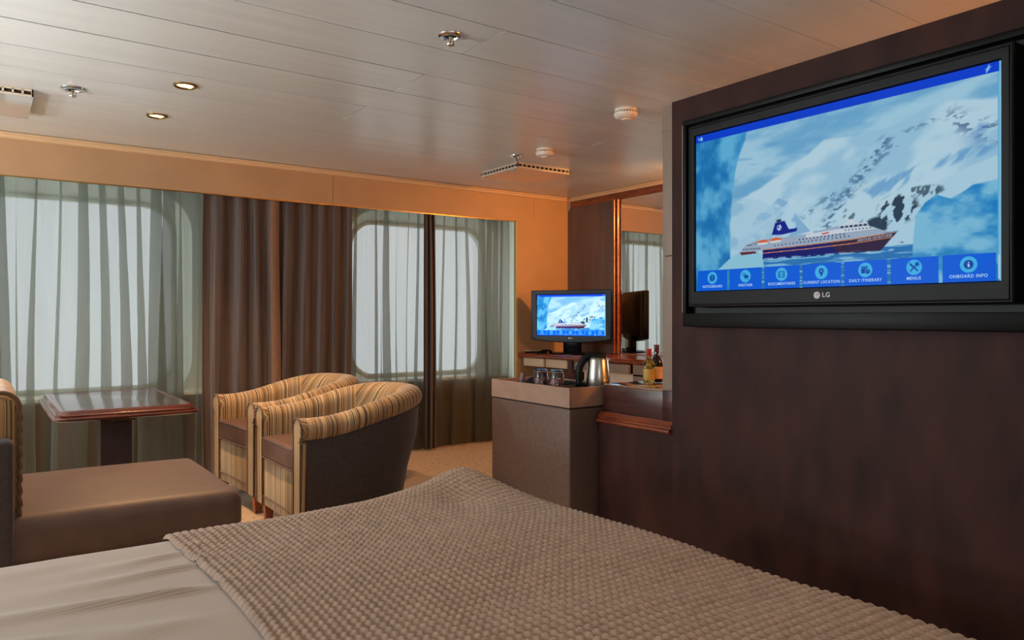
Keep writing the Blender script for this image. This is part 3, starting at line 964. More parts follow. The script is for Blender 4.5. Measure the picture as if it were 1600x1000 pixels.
def waffle(A, B, X, Y, Z, drop):
    wob = 0.10 * np.sin(B * 7.0) * CELLX + 0.25 * CELLX * (fbm(A * 6, B * 6, 9) - 0.5)
    cx = np.abs(np.sin(pi * (A - TX0 + wob) / CELLX)); cy = np.abs(np.sin(pi * (B + 0.25 * CELLY * (fbm(A * 5, B * 7, 4) - 0.5)) / CELLY))
    rib = (0.0075 * (cx ** 0.7) + 0.0060 * (cx ** 0.8) * (cy ** 0.6)) + 0.0014 * (fbm(A * 90, B * 90, 6) - 0.5)
    # lumpy lay of the heavy throw, pulled-up corner at the foot
    lay = 0.022 * (fbm(A * 3.1, B * 3.3, 21, 2) - 0.5) * sstep(0, 0.15, A - TX0)
    lay = lay + 0.034 * np.exp(-(((A - 1.33) / 0.13) ** 2 + ((B - 2.03) / 0.16) ** 2)) - 0.016 * np.exp(-(((A - 1.16) / 0.07) ** 2 + ((B - 1.86) / 0.09) ** 2))
    flat = np.exp(-drop / 0.03)
    Zn = Z + (rib + lay) * flat + 0.002
    out = (rib + 0.006) * (1 - flat)
    Xn = X + out * (X > BX1 - 0.02) + 0.012 * np.sin(B * 5.0 + 0.5) * np.exp(-((A - TX0) / 0.12) ** 2)
    Yn = Y + out * (Y > BY1 - 0.02) + 0.165 * sstep(0.80, 1.39, A) * sstep(1.6, 2.06, B)
    hem = np.exp(-((A - TX0) / 0.008) ** 2)
    Zn = Zn - 0.004 * hem
    return Xn, Yn, Zn
cloth('bed_throw', xs, ys, 0.032, 0.010, None, M['throw'], 'brown waffle knit throw laid across the foot of the bed', 'throw', waffle)
# ================================================================== THE PICTURE ON THE SCREENS (painted on a fine grid)
GW, GH = 640, 360
_fbm = fbm
def paint():
    W_, H_ = GW * 2, GH * 2
    x = (np.arange(W_) + 0.5) / W_; y = (np.arange(H_) + 0.5) / H_
    X, Y = np.meshgrid(x, y)                       # y from the top
    AS = 16 / 9.0
    def fbm(a, b, seed=0, oct=4):
        return np.repeat(np.repeat(_fbm(a[::2, ::2], b[::2, ::2], seed, oct), 2, 0), 2, 1)
    img = np.zeros((H_, W_, 3))
    def c(*v): return np.array(v) / 255.0
    def blend(mask, col):
        m = mask[..., None]
        img[:] = img * (1 - m) + col * m
    def poly(pts, col, a=1.0):
        xs_ = [p[0] for p in pts]; ys_ = [p[1] for p in pts]
        i0, i1 = max(0, int(min(xs_) * W_) - 1), min(W_, int(max(xs_) * W_) + 2)
        j0, j1 = max(0, int(min(ys_) * H_) - 1), min(H_, int(max(ys_) * H_) + 2)
        xx, yy = X[j0:j1, i0:i1], Y[j0:j1, i0:i1]
        ins = np.zeros(xx.shape, bool)
        n = len(pts)
        for k in range(n):
            (xa, ya), (xb, yb) = pts[k], pts[(k + 1) % n]
            if ya == yb: continue
            cr = ((ya > yy) != (yb > yy)) & (xx < (xb - xa) * (yy - ya) / (yb - ya) + xa)
            ins ^= cr
        sub_ = img[j0:j1, i0:i1]
        sub_[ins] = sub_[ins] * (1 - a) + np.array(col) * a
    def disc(cx, cy, r, col, r2=0):
        d = np.hypot(X - cx, (Y - cy) / AS)
        m = (d < r) & (d >= r2)
        img[m] = col
    def rect(x0, y0, x1, y1, col): poly([(x0, y0), (x1, y0), (x1, y1), (x0, y1)], col)
    # sky
    n1 = fbm(X * 5, Y * 9 + X * 2, 31, 5)
    img[:] = c(104, 164, 204) + (c(156, 198, 220) - c(104, 164, 204)) * sstep(0.35, 0.68, n1)[..., None]
    str_ = sstep(0.58, 0.7, fbm(X * 6, Y * 30 - X * 6, 77, 4)) * (X < 0.5)
    blend(0.35 * str_, c(84, 146, 200))
    # far snow mountain
    rx_ = [0, 0.15, 0.28, 0.398, 0.45, 0.5076, 0.56, 0.609, 0.66, 0.7167, 0.78, 0.84, 0.90, 1.0]
    ry_ = [0.52, 0.47, 0.40, 0.30, 0.255, 0.192, 0.20, 0.21, 0.205, 0.196, 0.15, 0.125, 0.14, 0.17]
    ridge = np.interp(X, rx_, ry_) + 0.018 * (fbm(X * 25, X * 0 + 3, 5) - 0.5)
    m = sstep(-0.01, 0.012, Y - ridge)
    sh = fbm(X * 7 + Y * 3, Y * 5, 8, 6)
    snow = c(176, 208, 224) + (c(146, 190, 216) - c(176, 208, 224)) * sstep(0.42, 0.62, sh)[..., None]
    blend(m, snow)
    # steep rocky flank on the far right
    d = (Y - 0.22) - 0.95 * (X - 0.86)
    rk = sstep(0.50, 0.62, fbm(X * 46 + Y * 20, Y * 52, 12, 5)) * np.exp(-((d + 0.02) / 0.05) ** 2) * sstep(0.84, 0.90, X)
    blend(0.8 * rk, c(58, 92, 132))
    blue = sstep(0.45, 0.6, fbm(X * 12, Y * 9, 3, 4)) * np.exp(-((X - 0.97) / 0.05) ** 2 - ((Y - 0.30) / 0.07) ** 2)
    blend(0.8 * blue, c(82, 132, 186))
    # diagonal rocky ribs
    for (xa, ya, xb, yb, wd, st) in ((0.50, 0.69, 0.70, 0.26, 0.020, 0.85), (0.44, 0.60, 0.53, 0.50, 0.016, 0.6), (0.60, 0.44, 0.72, 0.30, 0.014, 0.7), (0.52, 0.56, 0.62, 0.46, 0.02, 0.6), (0.76, 0.24, 0.84, 0.20, 0.012, 0.5)):
        dx_, dy_ = xb - xa, yb - ya
        tt = np.clip(((X - xa) * dx_ + (Y - ya) * dy_) / (dx_ * dx_ + dy_ * dy_), 0, 1)
        dd = np.hypot(X - xa - tt * dx_, Y - ya - tt * dy_)
        rk = sstep(0.52, 0.60, fbm(X * 70 + Y * 45, Y * 60 - X * 20, int(xa * 1000), 5)) * np.exp(-(dd / wd) ** 2)
        blend(st * rk, c(66, 104, 142))
    # blue ice cliff band
    up = np.interp(X, [0.62, 0.70, 0.80, 0.9, 1.0], [0.50, 0.44, 0.40, 0.37, 0.36]); lo = np.interp(X, [0.62, 0.66, 0.74, 0.84, 1.0], [0.50, 0.57, 0.52, 0.46, 0.41])
    wob = 0.05 * (fbm(X * 20, Y * 20, 19, 4) - 0.5)
    ice = sstep(0, 0.03, Y - up + wob) * sstep(0, 0.03, lo - Y + wob)
    blend(ice * 0.75 * sstep(0.38, 0.62, fbm(X * 60 + Y * 36, Y * 14, 17, 5)), c(90, 150, 200))
    # pale blue-white near peak at the centre left
    px_ = np.interp(X, [0.17, 0.24, 0.30, 0.345, 0.38, 0.42, 0.47], [0.70, 0.63, 0.53, 0.47, 0.50, 0.60, 0.70])
    m = sstep(0, 0.01, Y - px_) * (Y < 0.83)
    sh = sstep(0.40, 0.60, fbm(X * 22 + Y * 10, Y * 12 - X * 8, 41, 5))
    blend(m, c(172, 206, 226)); blend(m * sh * 0.55 * (X > 0.33), c(92, 146, 196)); blend(m * sh * 0.3 * (X <= 0.33), c(120, 170, 206))
    # low snow field at left
    m = sstep(0, 0.02, Y - np.interp(X, [0.1, 0.2, 0.27, 0.5, 0.6], [0.42, 0.43, 0.46, 0.66, 0.70])) * (X < 0.36) * (Y < 0.86)
    blend(m * 0.6, c(158, 196, 218)); blend(m * 0.5 * sstep(0.5, 0.62, fbm(X * 18, Y * 14, 51, 4)), c(118, 170, 206))
    # snow slope with dark rock on the right, behind the bow
    sl = np.interp(X, [0.56, 0.64, 0.72, 0.80, 0.9, 1.0], [0.75, 0.70, 0.60, 0.54, 0.47, 0.42])
    m = sstep(-0.005, 0.008, Y - sl) * (Y < 0.86)
    blend(m, c(166, 202, 222))
    for (cx, cy, rx2, ry2, st, dens) in ((0.735, 0.62, 0.055, 0.07, 0.95, 0.46), (0.675, 0.69, 0.035, 0.04, 0.95, 0.46), (0.80, 0.55, 0.06, 0.03, 0.7, 0.56), (0.60, 0.64, 0.03, 0.07, 0.6, 0.54), (0.70, 0.80, 0.10, 0.02, 0.8, 0.54)):
        g = np.exp(-((X - cx) / rx2) ** 2 - ((Y - cy) / ry2) ** 2)
        rk = sstep(dens, dens + 0.06, fbm(X * 42, Y * 30 + X * 30, 91, 5)) * sstep(0.2, 0.5, g)
        blend(st * rk, c(30, 52, 72))
    # water
    wv = fbm(X * 12, Y * 120, 61, 4)
    m = sstep(0.800, 0.806, Y)
    blend(m, c(36, 112, 178) + (c(120, 178, 214) - c(36, 112, 178)) * sstep(0.52, 0.68, wv)[..., None])
    # iceberg on the right
    tp = np.interp(X, [0.775, 0.785, 0.81, 0.84, 0.88, 0.93, 1.0], [0.84, 0.66, 0.60, 0.565, 0.59, 0.55, 0.53]) + 0.02 * (fbm(X * 22, X * 0, 66) - 0.5)
    m = sstep(0, 0.008, Y - tp) * sstep(0.772, 0.780, X + 0.02 * sstep(0.6, 0.8, Y) * 0)
    fb = sstep(0.38, 0.66, fbm(X * 9 + 5, Y * 9, 71, 5))
    blend(m, c(22, 122, 190) + (c(120, 184, 216) - c(22, 122, 190)) * fb[..., None])
    # tall ice wall on the left, with a notch of white ice at its foot
    rw = np.interp(Y, [0, 0.1, 0.2, 0.35, 0.6, 0.8, 1], [0.228, 0.215, 0.185, 0.165, 0.152, 0.152, 0.150]) + 0.006 * (fbm(Y * 18, Y * 0, 33) - 0.5)
    m = sstep(0.004, -0.004, X - rw)
    f1 = sstep(0.3, 0.72, fbm(X * 16, Y * 7, 15, 6))
    blend(m, c(20, 110, 176) + (c(92, 172, 214) - c(20, 110, 176)) * f1[..., None])
    poly([(0.10, 0.87), (0.155, 0.80), (0.185, 0.775), (0.235, 0.785), (0.25, 0.76), (0.285, 0.80), (0.29, 0.87)], c(138, 194, 216))
    # ---- the ship
    grey = c(150, 168, 190); pale = c(196, 208, 220); navy = c(12, 20, 104); dark = c(40, 54, 82)
    poly([(0.192, 0.772), (0.25, 0.765), (0.262, 0.785), (0.20, 0.79)], c(96, 40, 52))
    poly([(0.192, 0.772), (0.215, 0.735), (0.245, 0.715), (0.30, 0.705), (0.44, 0.705), (0.46, 0.695), (0.52, 0.682), (0.556, 0.672), (0.645, 0.668), (0.652, 0.69), (0.668, 0.70), (0.690, 0.718), (0.725, 0.740), (0.55, 0.757), (0.285, 0.772)], grey)
    poly([(0.445, 0.703), (0.55, 0.690), (0.645, 0.688), (0.66, 0.70), (0.67, 0.708), (0.56, 0.714), (0.445, 0.722)], pale)
    poly([(0.556, 0.672), (0.645, 0.668), (0.648, 0.676), (0.556, 0.680)], pale)
    poly([(0.57, 0.67), (0.585, 0.645), (0.60, 0.645), (0.61, 0.668)], pale)
    poly([(0.41, 0.70), (0.47, 0.685), (0.47, 0.70)], pale)
    for k in range(6): rect(0.562 + k * 0.0145, 0.676, 0.571 + k * 0.0145, 0.687, dark)
    for k in range(8): rect(0.575 + k * 0.011, 0.697, 0.580 + k * 0.011, 0.703, dark)
    for k in range(13): rect(0.42 + k * 0.0125, 0.7235 - k * 0.0006, 0.425 + k * 0.0125, 0.7315 - k * 0.0006, dark)
    for k in range(20): rect(0.33 + k * 0.0135, 0.7455 - k * 0.0008, 0.3345 + k * 0.0135, 0.7525 - k * 0.0008, dark)
    for k in range(7): rect(0.206 + k * 0.0105, 0.7535, 0.212 + k * 0.0105, 0.761, dark)
    for k in range(3): rect(0.22 + k * 0.03, 0.730 - k * 0.004, 0.245 + k * 0.03, 0.7345 - k * 0.004, dark)
    for (lx, ly) in ((0.285, 0.718), (0.335, 0.713)):
        poly([(lx - 0.022, ly + 0.008), (lx - 0.022, ly - 0.002), (lx, ly - 0.010), (lx + 0.022, ly - 0.003), (lx + 0.022, ly + 0.006)], c(214, 92, 52))
        poly([(lx - 0.024, ly + 0.008), (lx + 0.024, ly + 0.006), (lx + 0.016, ly + 0.018), (lx - 0.018, ly + 0.020)], c(206, 214, 222))
    poly([(0.50, 0.705), (0.525, 0.700), (0.522, 0.708), (0.50, 0.712)], c(196, 58, 60))
    # hull
    poly([(0.285, 0.768), (0.45, 0.762), (0.60, 0.752), (0.735, 0.733), (0.72, 0.760), (0.685, 0.823), (0.45, 0.826), (0.285, 0.824)], navy)
    poly([(0.52, 0.757), (0.60, 0.752), (0.735, 0.733), (0.72, 0.760), (0.685, 0.823), (0.56, 0.824)], c(46, 26, 62))
    poly([(0.285, 0.766), (0.45, 0.760), (0.60, 0.750), (0.735, 0.732), (0.733, 0.737), (0.60, 0.755), (0.45, 0.7645), (0.285, 0.7705)], c(196, 124, 70))
    poly([(0.285, 0.786), (0.45, 0.781), (0.60, 0.772), (0.724, 0.756), (0.722, 0.7605), (0.60, 0.7765), (0.45, 0.7855), (0.285, 0.7905)], c(206, 134, 96))
    poly([(0.70, 0.731), (0.738, 0.729), (0.735, 0.735), (0.69, 0.741)], c(120, 132, 150))
    # funnel
    poly([(0.320, 0.685), (0.333, 0.618), (0.368, 0.612), (0.384, 0.662), (0.415, 0.660), (0.412, 0.678), (0.36, 0.690)], c(8, 30, 138))
    poly([(0.338, 0.616), (0.338, 0.602), (0.354, 0.598), (0.356, 0.613)], c(40, 40, 66))
    disc(0.348, 0.648, 0.0085, c(190, 210, 232), 0.0062)
    poly([(0.345, 0.665), (0.350, 0.630), (0.354, 0.632), (0.349, 0.665)], c(200, 216, 236))
    poly([(0.341, 0.655), (0.356, 0.640), (0.357, 0.644), (0.342, 0.659)], c(200, 216, 236))
    # foam at the waterline
    fo = sstep(0.5, 0.62, fbm(X * 60, Y * 90, 83, 3)) * np.exp(-((Y - 0.824) / 0.007) ** 2) * (X > 0.285) * (X < 0.77)
    blend(0.8 * fo, c(160, 204, 226))
    # ---- top bar
    img[Y < 0.047] = c(4, 62, 206)
    # ---- tiles
    tile = c(0, 92, 218); cyan = c(66, 176, 232)
    gap = (Y > 0.869) & (Y <= 1)
    for k in range(7):
        x0 = 0.009 + k * 0.1412
        rect(x0, 0.869, x0 + 0.131, 1.01, tile)
        cx, cy = x0 + 0.0655, 0.918
        disc(cx, cy, 0.0215, cyan)
        T_ = tile * 0.75
        def R2(a, b_, c_, d_, col=T_): rect(cx + a, cy + b_ * AS, cx + c_, cy + d_ * AS, col)
        if k == 0:
            disc(cx, cy, 0.0115, T_); poly([(cx - 0.011, cy + 0.008 * AS), (cx - 0.0125, cy + 0.0125 * AS), (cx - 0.003, cy + 0.010 * AS)], T_)
            R2(-0.0015, -0.007, 0.0015, 0.002, cyan); R2(-0.0015, 0.004, 0.0015, 0.007, cyan)
        if k == 1:
            disc(cx - 0.006, cy - 0.006 * AS, 0.006, T_, 0.004)
            disc(cx + 0.001, cy + 0.001 * AS, 0.006, T_); disc(cx + 0.008, cy + 0.002 * AS, 0.005, T_); R2(-0.004, 0.001, 0.012, 0.007)
            for q in range(3): R2(-0.002 + q * 0.005, 0.0095, 0.0 + q * 0.005, 0.0125)
        if k == 2:
            R2(-0.012, -0.010, 0.012, 0.010)
            R2(-0.006, -0.008, 0.006, -0.001, cyan); R2(-0.006, 0.001, 0.006, 0.008, cyan)
            for q in range(4):
                for sx in (-0.0105, 0.0080): R2(sx, -0.0085 + q * 0.0048, sx + 0.0025, -0.0058 + q * 0.0048, cyan)
        if k == 3:
            disc(cx, cy - 0.004 * AS, 0.0085, T_); poly([(cx - 0.0080, cy - 0.002 * AS), (cx + 0.0080, cy - 0.002 * AS), (cx, cy + 0.0145 * AS)], T_); disc(cx, cy - 0.004 * AS, 0.0032, cyan)
        if k == 4:
            R2(-0.0125, -0.010, 0.007, -0.006); R2(-0.0125, -0.0045, 0.007, 0.010); R2(-0.010, -0.0125, -0.008, -0.008); R2(0.003, -0.0125, 0.005, -0.008)
            disc(cx + 0.0075, cy + 0.005 * AS, 0.0085, cyan); disc(cx + 0.0075, cy + 0.005 * AS, 0.0070, T_)
            R2(0.0068, 0.0005, 0.0082, 0.0055, cyan); R2(0.0068, 0.0045, 0.0115, 0.0058, cyan)
        if k == 5:
            for s in (-1, 1):
                poly([(cx - s * 0.012, cy - 0.0095 * AS), (cx - s * 0.0095, cy - 0.012 * AS), (cx + s * 0.012, cy + 0.0095 * AS), (cx + s * 0.0095, cy + 0.012 * AS)], T_)
            poly([(cx - 0.0135, cy - 0.0105 * AS), (cx - 0.011, cy - 0.0130 * AS), (cx - 0.001, cy - 0.003 * AS), (cx - 0.005, cy + 0.000 * AS)], T_)
            disc(cx + 0.009, cy - 0.009 * AS, 0.0058, T_)
            for q in range(2): poly([(cx + 0.008 + q * 0.003, cy - (0.011 - q * 0.003) * AS), (cx + 0.014 + q * 0.002, cy - (0.016 - q * 0.003) * AS), (cx + 0.0148 + q * 0.002, cy - (0.0152 - q * 0.003) * AS), (cx + 0.0088 + q * 0.003, cy - (0.0102 - q * 0.003) * AS)], cyan)
        if k == 6:
            disc(cx, cy, 0.0120, T_)
            R2(-0.0014, -0.0065, 0.0018, -0.0035, c(214, 236, 250)); R2(-0.0014, -0.0018, 0.0018, 0.006, c(214, 236, 250)); R2(-0.0035, 0.0045, 0.0040, 0.0065, c(214, 236, 250)); R2(-0.0035, -0.0018, 0.000, -0.0002, c(214, 236, 250))
    # icons in the top bar
    lc = c(150, 206, 244)
    poly([(0.010, 0.024), (0.0155, 0.014), (0.0155, 0.034)], lc)
    poly([(0.019, 0.025), (0.0255, 0.010), (0.032, 0.025)], lc); rect(0.0205, 0.024, 0.0305, 0.037, lc); rect(0.0242, 0.029, 0.0268, 0.037, c(4, 54, 196))
    poly([(0.963, 0.040), (0.9665, 0.022), (0.970, 0.008), (0.9725, 0.006), (0.970, 0.024), (0.9655, 0.043)], lc)
    poly([(0.960, 0.026), (0.968, 0.020), (0.976, 0.016), (0.975, 0.021), (0.968, 0.026)], lc)
    poly([(0.963, 0.033), (0.970, 0.028), (0.973, 0.030), (0.967, 0.035)], lc)
    # scroll bar on the right edge
    rect(0.9915, 0.047, 0.9945, 0.93, c(96, 170, 206)); rect(0.9945, 0.0, 0.9990, 1.0, c(128, 190, 220)); rect(0.9918, 0.88, 0.9970, 0.99, c(170, 206, 226))
    img2 = img.reshape(GH, 2, GW, 2, 3).mean((1, 3))
    img2 = np.clip(img2, 0, 1)
    return np.where(img2 <= 0.04045, img2 / 12.92, ((img2 + 0.055) / 1.055) ** 2.4)

def screen_mesh():
    A = paint()                                            # row 0 = top
    xs_ = np.linspace(-0.5, 0.5, GW); zs_ = np.linspace(0.28125, -0.28125, GH)
    Xg, Zg = np.meshgrid(xs_, zs_)
    Pn = np.stack([Xg, np.zeros_like(Xg), Zg], -1)
    idx = np.arange(GW * GH).reshape(GH, GW)
    q = np.stack([idx[:-1, :-1], idx[1:, :-1], idx[1:, 1:], idx[:-1, 1:]], -1).reshape(-1, 4)
    me = bpy.data.meshes.new('screen')
    me.vertices.add(GW * GH); me.vertices.foreach_set('co', Pn.reshape(-1).astype(np.float32))
    me.loops.add(q.size); me.loops.foreach_set('vertex_index', q.reshape(-1).astype(np.int32))
    me.polygons.add(len(q)); me.polygons.foreach_set('loop_start', np.arange(0, q.size, 4, dtype=np.int32))
    me.update(calc_edges=True)
    at = me.color_attributes.new('picture', 'FLOAT_COLOR', 'POINT')
    at.data.foreach_set('color', np.concatenate([A, np.ones((GH, GW, 1))], -1).reshape(-1).astype(np.float32))
    return me
def screen_mat(name, strength):
    m = bpy.data.materials.new(name); m.use_nodes = True
    nt = m.node_tree; b = nt.nodes['Principled BSDF']
    b.inputs['Base Color'].default_value = (0.002, 0.002, 0.002, 1); b.inputs['Roughness'].default_value = 0.35; b.inputs['Specular IOR Level'].default_value = 0.03
    a = N(nt, 'ShaderNodeAttribute', attribute_name='picture')
    nt.links.new(a.outputs['Color'], b.inputs['Emission Color'])
    b.inputs['Emission Strength'].default_value = strength
    return m
SCREEN = screen_mesh()
SCREEN2 = SCREEN.copy()
SCREEN.materials.append(screen_mat('screen_glow_large', 0.66))
SCREEN2.materials.append(screen_mat('screen_glow_small', 1.15))
CAPT = emit_mat('screen_lettering', srgb(176, 214, 246), 0.7)
SHIPT = emit_mat('ship_lettering', srgb(190, 196, 210), 0.65)

def text_mesh(txt, size, ext=0.0):
    cu = bpy.data.curves.new('t', 'FONT')
    cu.body = txt; cu.size = size; cu.align_x = 'CENTER'; cu.align_y = 'CENTER'; cu.extrude = ext; cu.resolution_u = 3; cu.space_character = 1.12
    cu.offset = size * 0.012
    o = bpy.data.objects.new('t', cu); COL.objects.link(o)
    bpy.context.view_layer.update()
    me = bpy.data.meshes.new_from_object(o.evaluated_get(bpy.context.evaluated_depsgraph_get()))
    bpy.data.objects.remove(o); bpy.data.curves.remove(cu)
    return me
def put_text(name, txt, size, m, parent, x, y, z, shear=0.0, tilt=0.0, sx=1.0):
    me = text_mesh(txt, size)
    me.materials.clear(); me.materials.append(m)
    o = bpy.data.objects.new(name, me)
    o.location = (x, y, z); o.rotation_euler = (pi / 2, tilt, 0); o.scale = (sx, 1, 1)
    return link(o, parent)

def display(parent, w, y, zc, mesh):
    s = bpy.data.objects.new('screen', mesh)
    s.scale = (w, w, w); s.location = (0, y, zc)
    link(s, parent)
    words = ['NOTICEBOARD', 'WEATHER', 'DOCUMENTARIES', 'CURRENT LOCATION', 'DAILY ITINERARY', 'MENUS', 'ONBOARD INFO']
    for k, t_ in enumerate(words):
        put_text('caption', t_, 0.0125, CAPT, s, -0.5 + 0.009 + k * 0.1412 + 0.0655, -0.0008, 0.28125 - 0.974 * 0.5625, sx=0.92)
    put_text('ship_name', 'HERITAGE ADVENTURER', 0.0085, SHIPT, s, -0.5 + 0.668, -0.0008, 0.28125 - 0.7560 * 0.5625, tilt=radians(-4.5), sx=1.0)
    return s

# ---- the big wall television in its black surround
def ZZ(k): return CAMZ + k
BXT = 2.386     # front of the black surround
su = empty('television_surround', (BXT, 0, 0), label='black box frame on the dark wall holding the big television', cat='frame')
Y0, Y1, Z0s, Z1s = 0.83, 2.137, ZZ(-0.0435), ZZ(0.814)
box('back_board', 0.045, PX - BXT - 0.001, Y0 + 0.01, Y1 - 0.01, Z0s + 0.02, Z1s - 0.02, M['matte_black'], su)
for nm, a in (('top_rail', (Y0, Y1, Z1s - 0.022, Z1s)), ('bottom_rail', (Y0, Y1, Z0s, Z0s + 0.055)), ('side_rail', (Y0, Y0 + 0.02, Z0s + 0.055, Z1s - 0.022)), ('side_rail', (Y1 - 0.018, Y1, Z0s + 0.055, Z1s - 0.022))):
    box(nm, 0.0, PX - BXT - 0.001, a[0], a[1], a[2], a[3], M['black_plastic'], su, 0.003, 2)
box('edge_strip', -0.002, 0.001, Y1 - 0.003, Y1 + 0.0006, Z0s + 0.06, Z1s - 0.02, M['strip_grey'], su)

TVX = 2.349
tvY0, tvY1 = 0.381 * TVX, 0.8832 * TVX            # bezel outer edges
tvc = (0.3957 + 0.8687) / 2 * TVX
tv = empty('television', (TVX, tvc, ZZ(0)), -pi / 2, label='large black wall television showing a ship among icebergs', cat='television')
zb0, zb1 = 0.0155 * TVX, 0.3278 * TVX
xl, xr = tvc - tvY1, tvc - tvY0
sw = 0.473 * TVX; sz0, sz1 = 0.042 * TVX, 0.310 * TVX; szc = (sz0 + sz1) / 2; shh = sw * 0.5625 / 2
def bezel(name, xl, xr, z0, z1, sw2, sc, sh2, d0, d1, m, parent, droop=0.0):
    bm = bmesh.new()
    def ring(l, r, b, t, y, k=1.0, nseg=16):
        pts = []
        for i in range(nseg): pts.append((l + (r - l) * i / nseg, y, b - droop * k * (1 - (2 * i / nseg - 1) ** 2)))
        pts += [(r, y, b), (r, y, t), (l, y, t)]
        return [bm.verts.new(p) for p in pts]
    R = [ring(xl, xr, z0, z1, d1), ring(xl, xr, z0, z1, d0 + 0.006), ring(xl + 0.004, xr - 0.004, z0 + 0.004, z1 - 0.004, d0),
         ring(xl + 0.012, xr - 0.012, z0 + 0.012, z1 - 0.012, d0), ring(-sw2 - 0.004, sw2 + 0.004, sc - sh2 - 0.004, sc + sh2 + 0.004, d0 + 0.002, 0.0), ring(-sw2, sw2, sc - sh2, sc + sh2, d0 + 0.012, 0.0)]
    for a, b in zip(R[:-1], R[1:]):
        for i in range(len(a)): bm.faces.new((a[i], a[(i + 1) % len(a)], b[(i + 1) % len(a)], b[i]))
    bm.faces.new(R[0])
    return obj(name, bm, m, parent, ang=25)
bezel('bezel', xl, xr, zb0, zb1, sw / 2, szc, shh, 0.0, 0.080, M['black_plastic'], tv)
bm = bmesh.new()
fr = [(xl + 0.010, zb0 + 0.010), (xr - 0.010, zb0 + 0.010), (xr - 0.010, zb1 - 0.010), (xl + 0.010, zb1 - 0.010)]
tube(bm, [(x, 0.0, z) for x, z in fr], 0.003, 8, closed=True)
obj('bezel_bead', bm, M['black_plastic'], tv)
display(tv, sw, 0.010, szc, SCREEN)
lg = put_text('brand_lettering', 'LG', 0.023, M['grey_text'], tv, 0.022, -0.0007, zb0 + 0.036)
bm = bmesh.new()
for a, b in zip([(0.0125 * cos(2 * pi * k / 24), 0.0125 * sin(2 * pi * k / 24)) for k in range(24)], range(24)): pass
prism(bm, [(0.0125 * cos(2 * pi * k / 24) - 0.012, 0.0125 * sin(2 * pi * k / 24) + zb0 + 0.036) for k in range(24)], 'y', -0.0012, 0.002)
obj('brand_emblem', bm, mat('emblem_rose', srgb(150, 132, 130), srgb(190, 176, 172), scale=220, rough=0.4), tv)

# ---- minor wall details: low cabinet that carries on beyond the partition, with red wood moulding
lc_ = empty('low_cabinet', (PX, PE, 0), label='low dark cabinet with red wood moulding beyond the end of the television wall', cat='cabinet')
def loc(o): return o
box('body', 0.0, 0.50, 0.001, 0.474, 0.0, 0.567, M['laminate'], lc_)
bm = bmesh.new()
prism(bm, [(0.0, 0.565), (-0.018, 0.567), (-0.023, 0.574), (-0.020, 0.582), (-0.008, 0.586), (-0.004, 0.593), (-0.008, 0.598), (0.004, 0.607), (0.010, 0.617), (0.024, 0.617), (0.024, 0.567), (-0.0005, 0.567)], 'y', 0.001, 0.474)
obj('moulding', bm, M['red_wood'], lc_, ang=25)
box('riser', 0.030, 0.50, 0.078, 0.474, 0.6175, 0.744, M['dark_wood'], lc_, 0.002)
box('end_post', 0.022, 0.09, 0.002, 0.0775, 0.6175, 0.750, M['dark_wood'], lc_, 0.002)
box('deck', 0.0245, 0.50, 0.001, 0.474, 0.5672, 0.6173, M['dark_wood'], lc_)
box('glass_top', 0.029, 0.50, 0.078, 0.474, 0.7445, 0.750, mat('top_sheen', srgb(150, 120, 96), rough=0.08, coat=1.0, coat_r=0.03), lc_, 0.001)

# ---- leather-clad refreshment cabinet with raised band round its top
rc = empty('refreshment_cabinet', (2.276, 2.742, 0), label='leather clad cabinet with a tan band, carrying kettle and glasses', cat='cabinet')
bm = bmesh.new(); bx(bm, 0, 0.334, 0, 0.665, 0.0, 0.636, 0.010, 3)
obj('body', bm, M['box_leather'], rc)
box('reveal', 0.006, 0.328, 0.006, 0.659, 0.630, 0.645, M['matte_black'], rc)
for (a, b, c_, d) in ((0, 0.012, 0, 0.665), (0.322, 0.334, 0, 0.665), (0.0121, 0.3219, 0, 0.012), (0.0121, 0.3219, 0.653, 0.665)):
    box('band', a, b, c_, d, 0.642, 0.737, M['box_band'], rc, 0.0015, 1)
box('inset_top', 0.012, 0.322, 0.012, 0.653, 0.642, 0.690, M['dark_wood'], rc)

# things on it
KX, KY, KZ = 2.276, 2.742, 0.6903
tr_ = empty('serving_tray', (KX + 0.155, KY + 0.315, KZ), label='black serving tray under the glasses and kettle', cat='tray')
box('tray_floor', -0.125, 0.125, -0.165, 0.165, 0.0005, 0.005, M['matte_black'], tr_, 0.002)
for (a, b, c_, d) in ((-0.13, -0.122, -0.17, 0.17), (0.122, 0.13, -0.17, 0.17), (-0.122, 0.122, -0.17, -0.163), (-0.122, 0.122, 0.163, 0.17)):
    box('rim', a, b, c_, d, 0.0005, 0.045, M['matte_black'], tr_, 0.002)

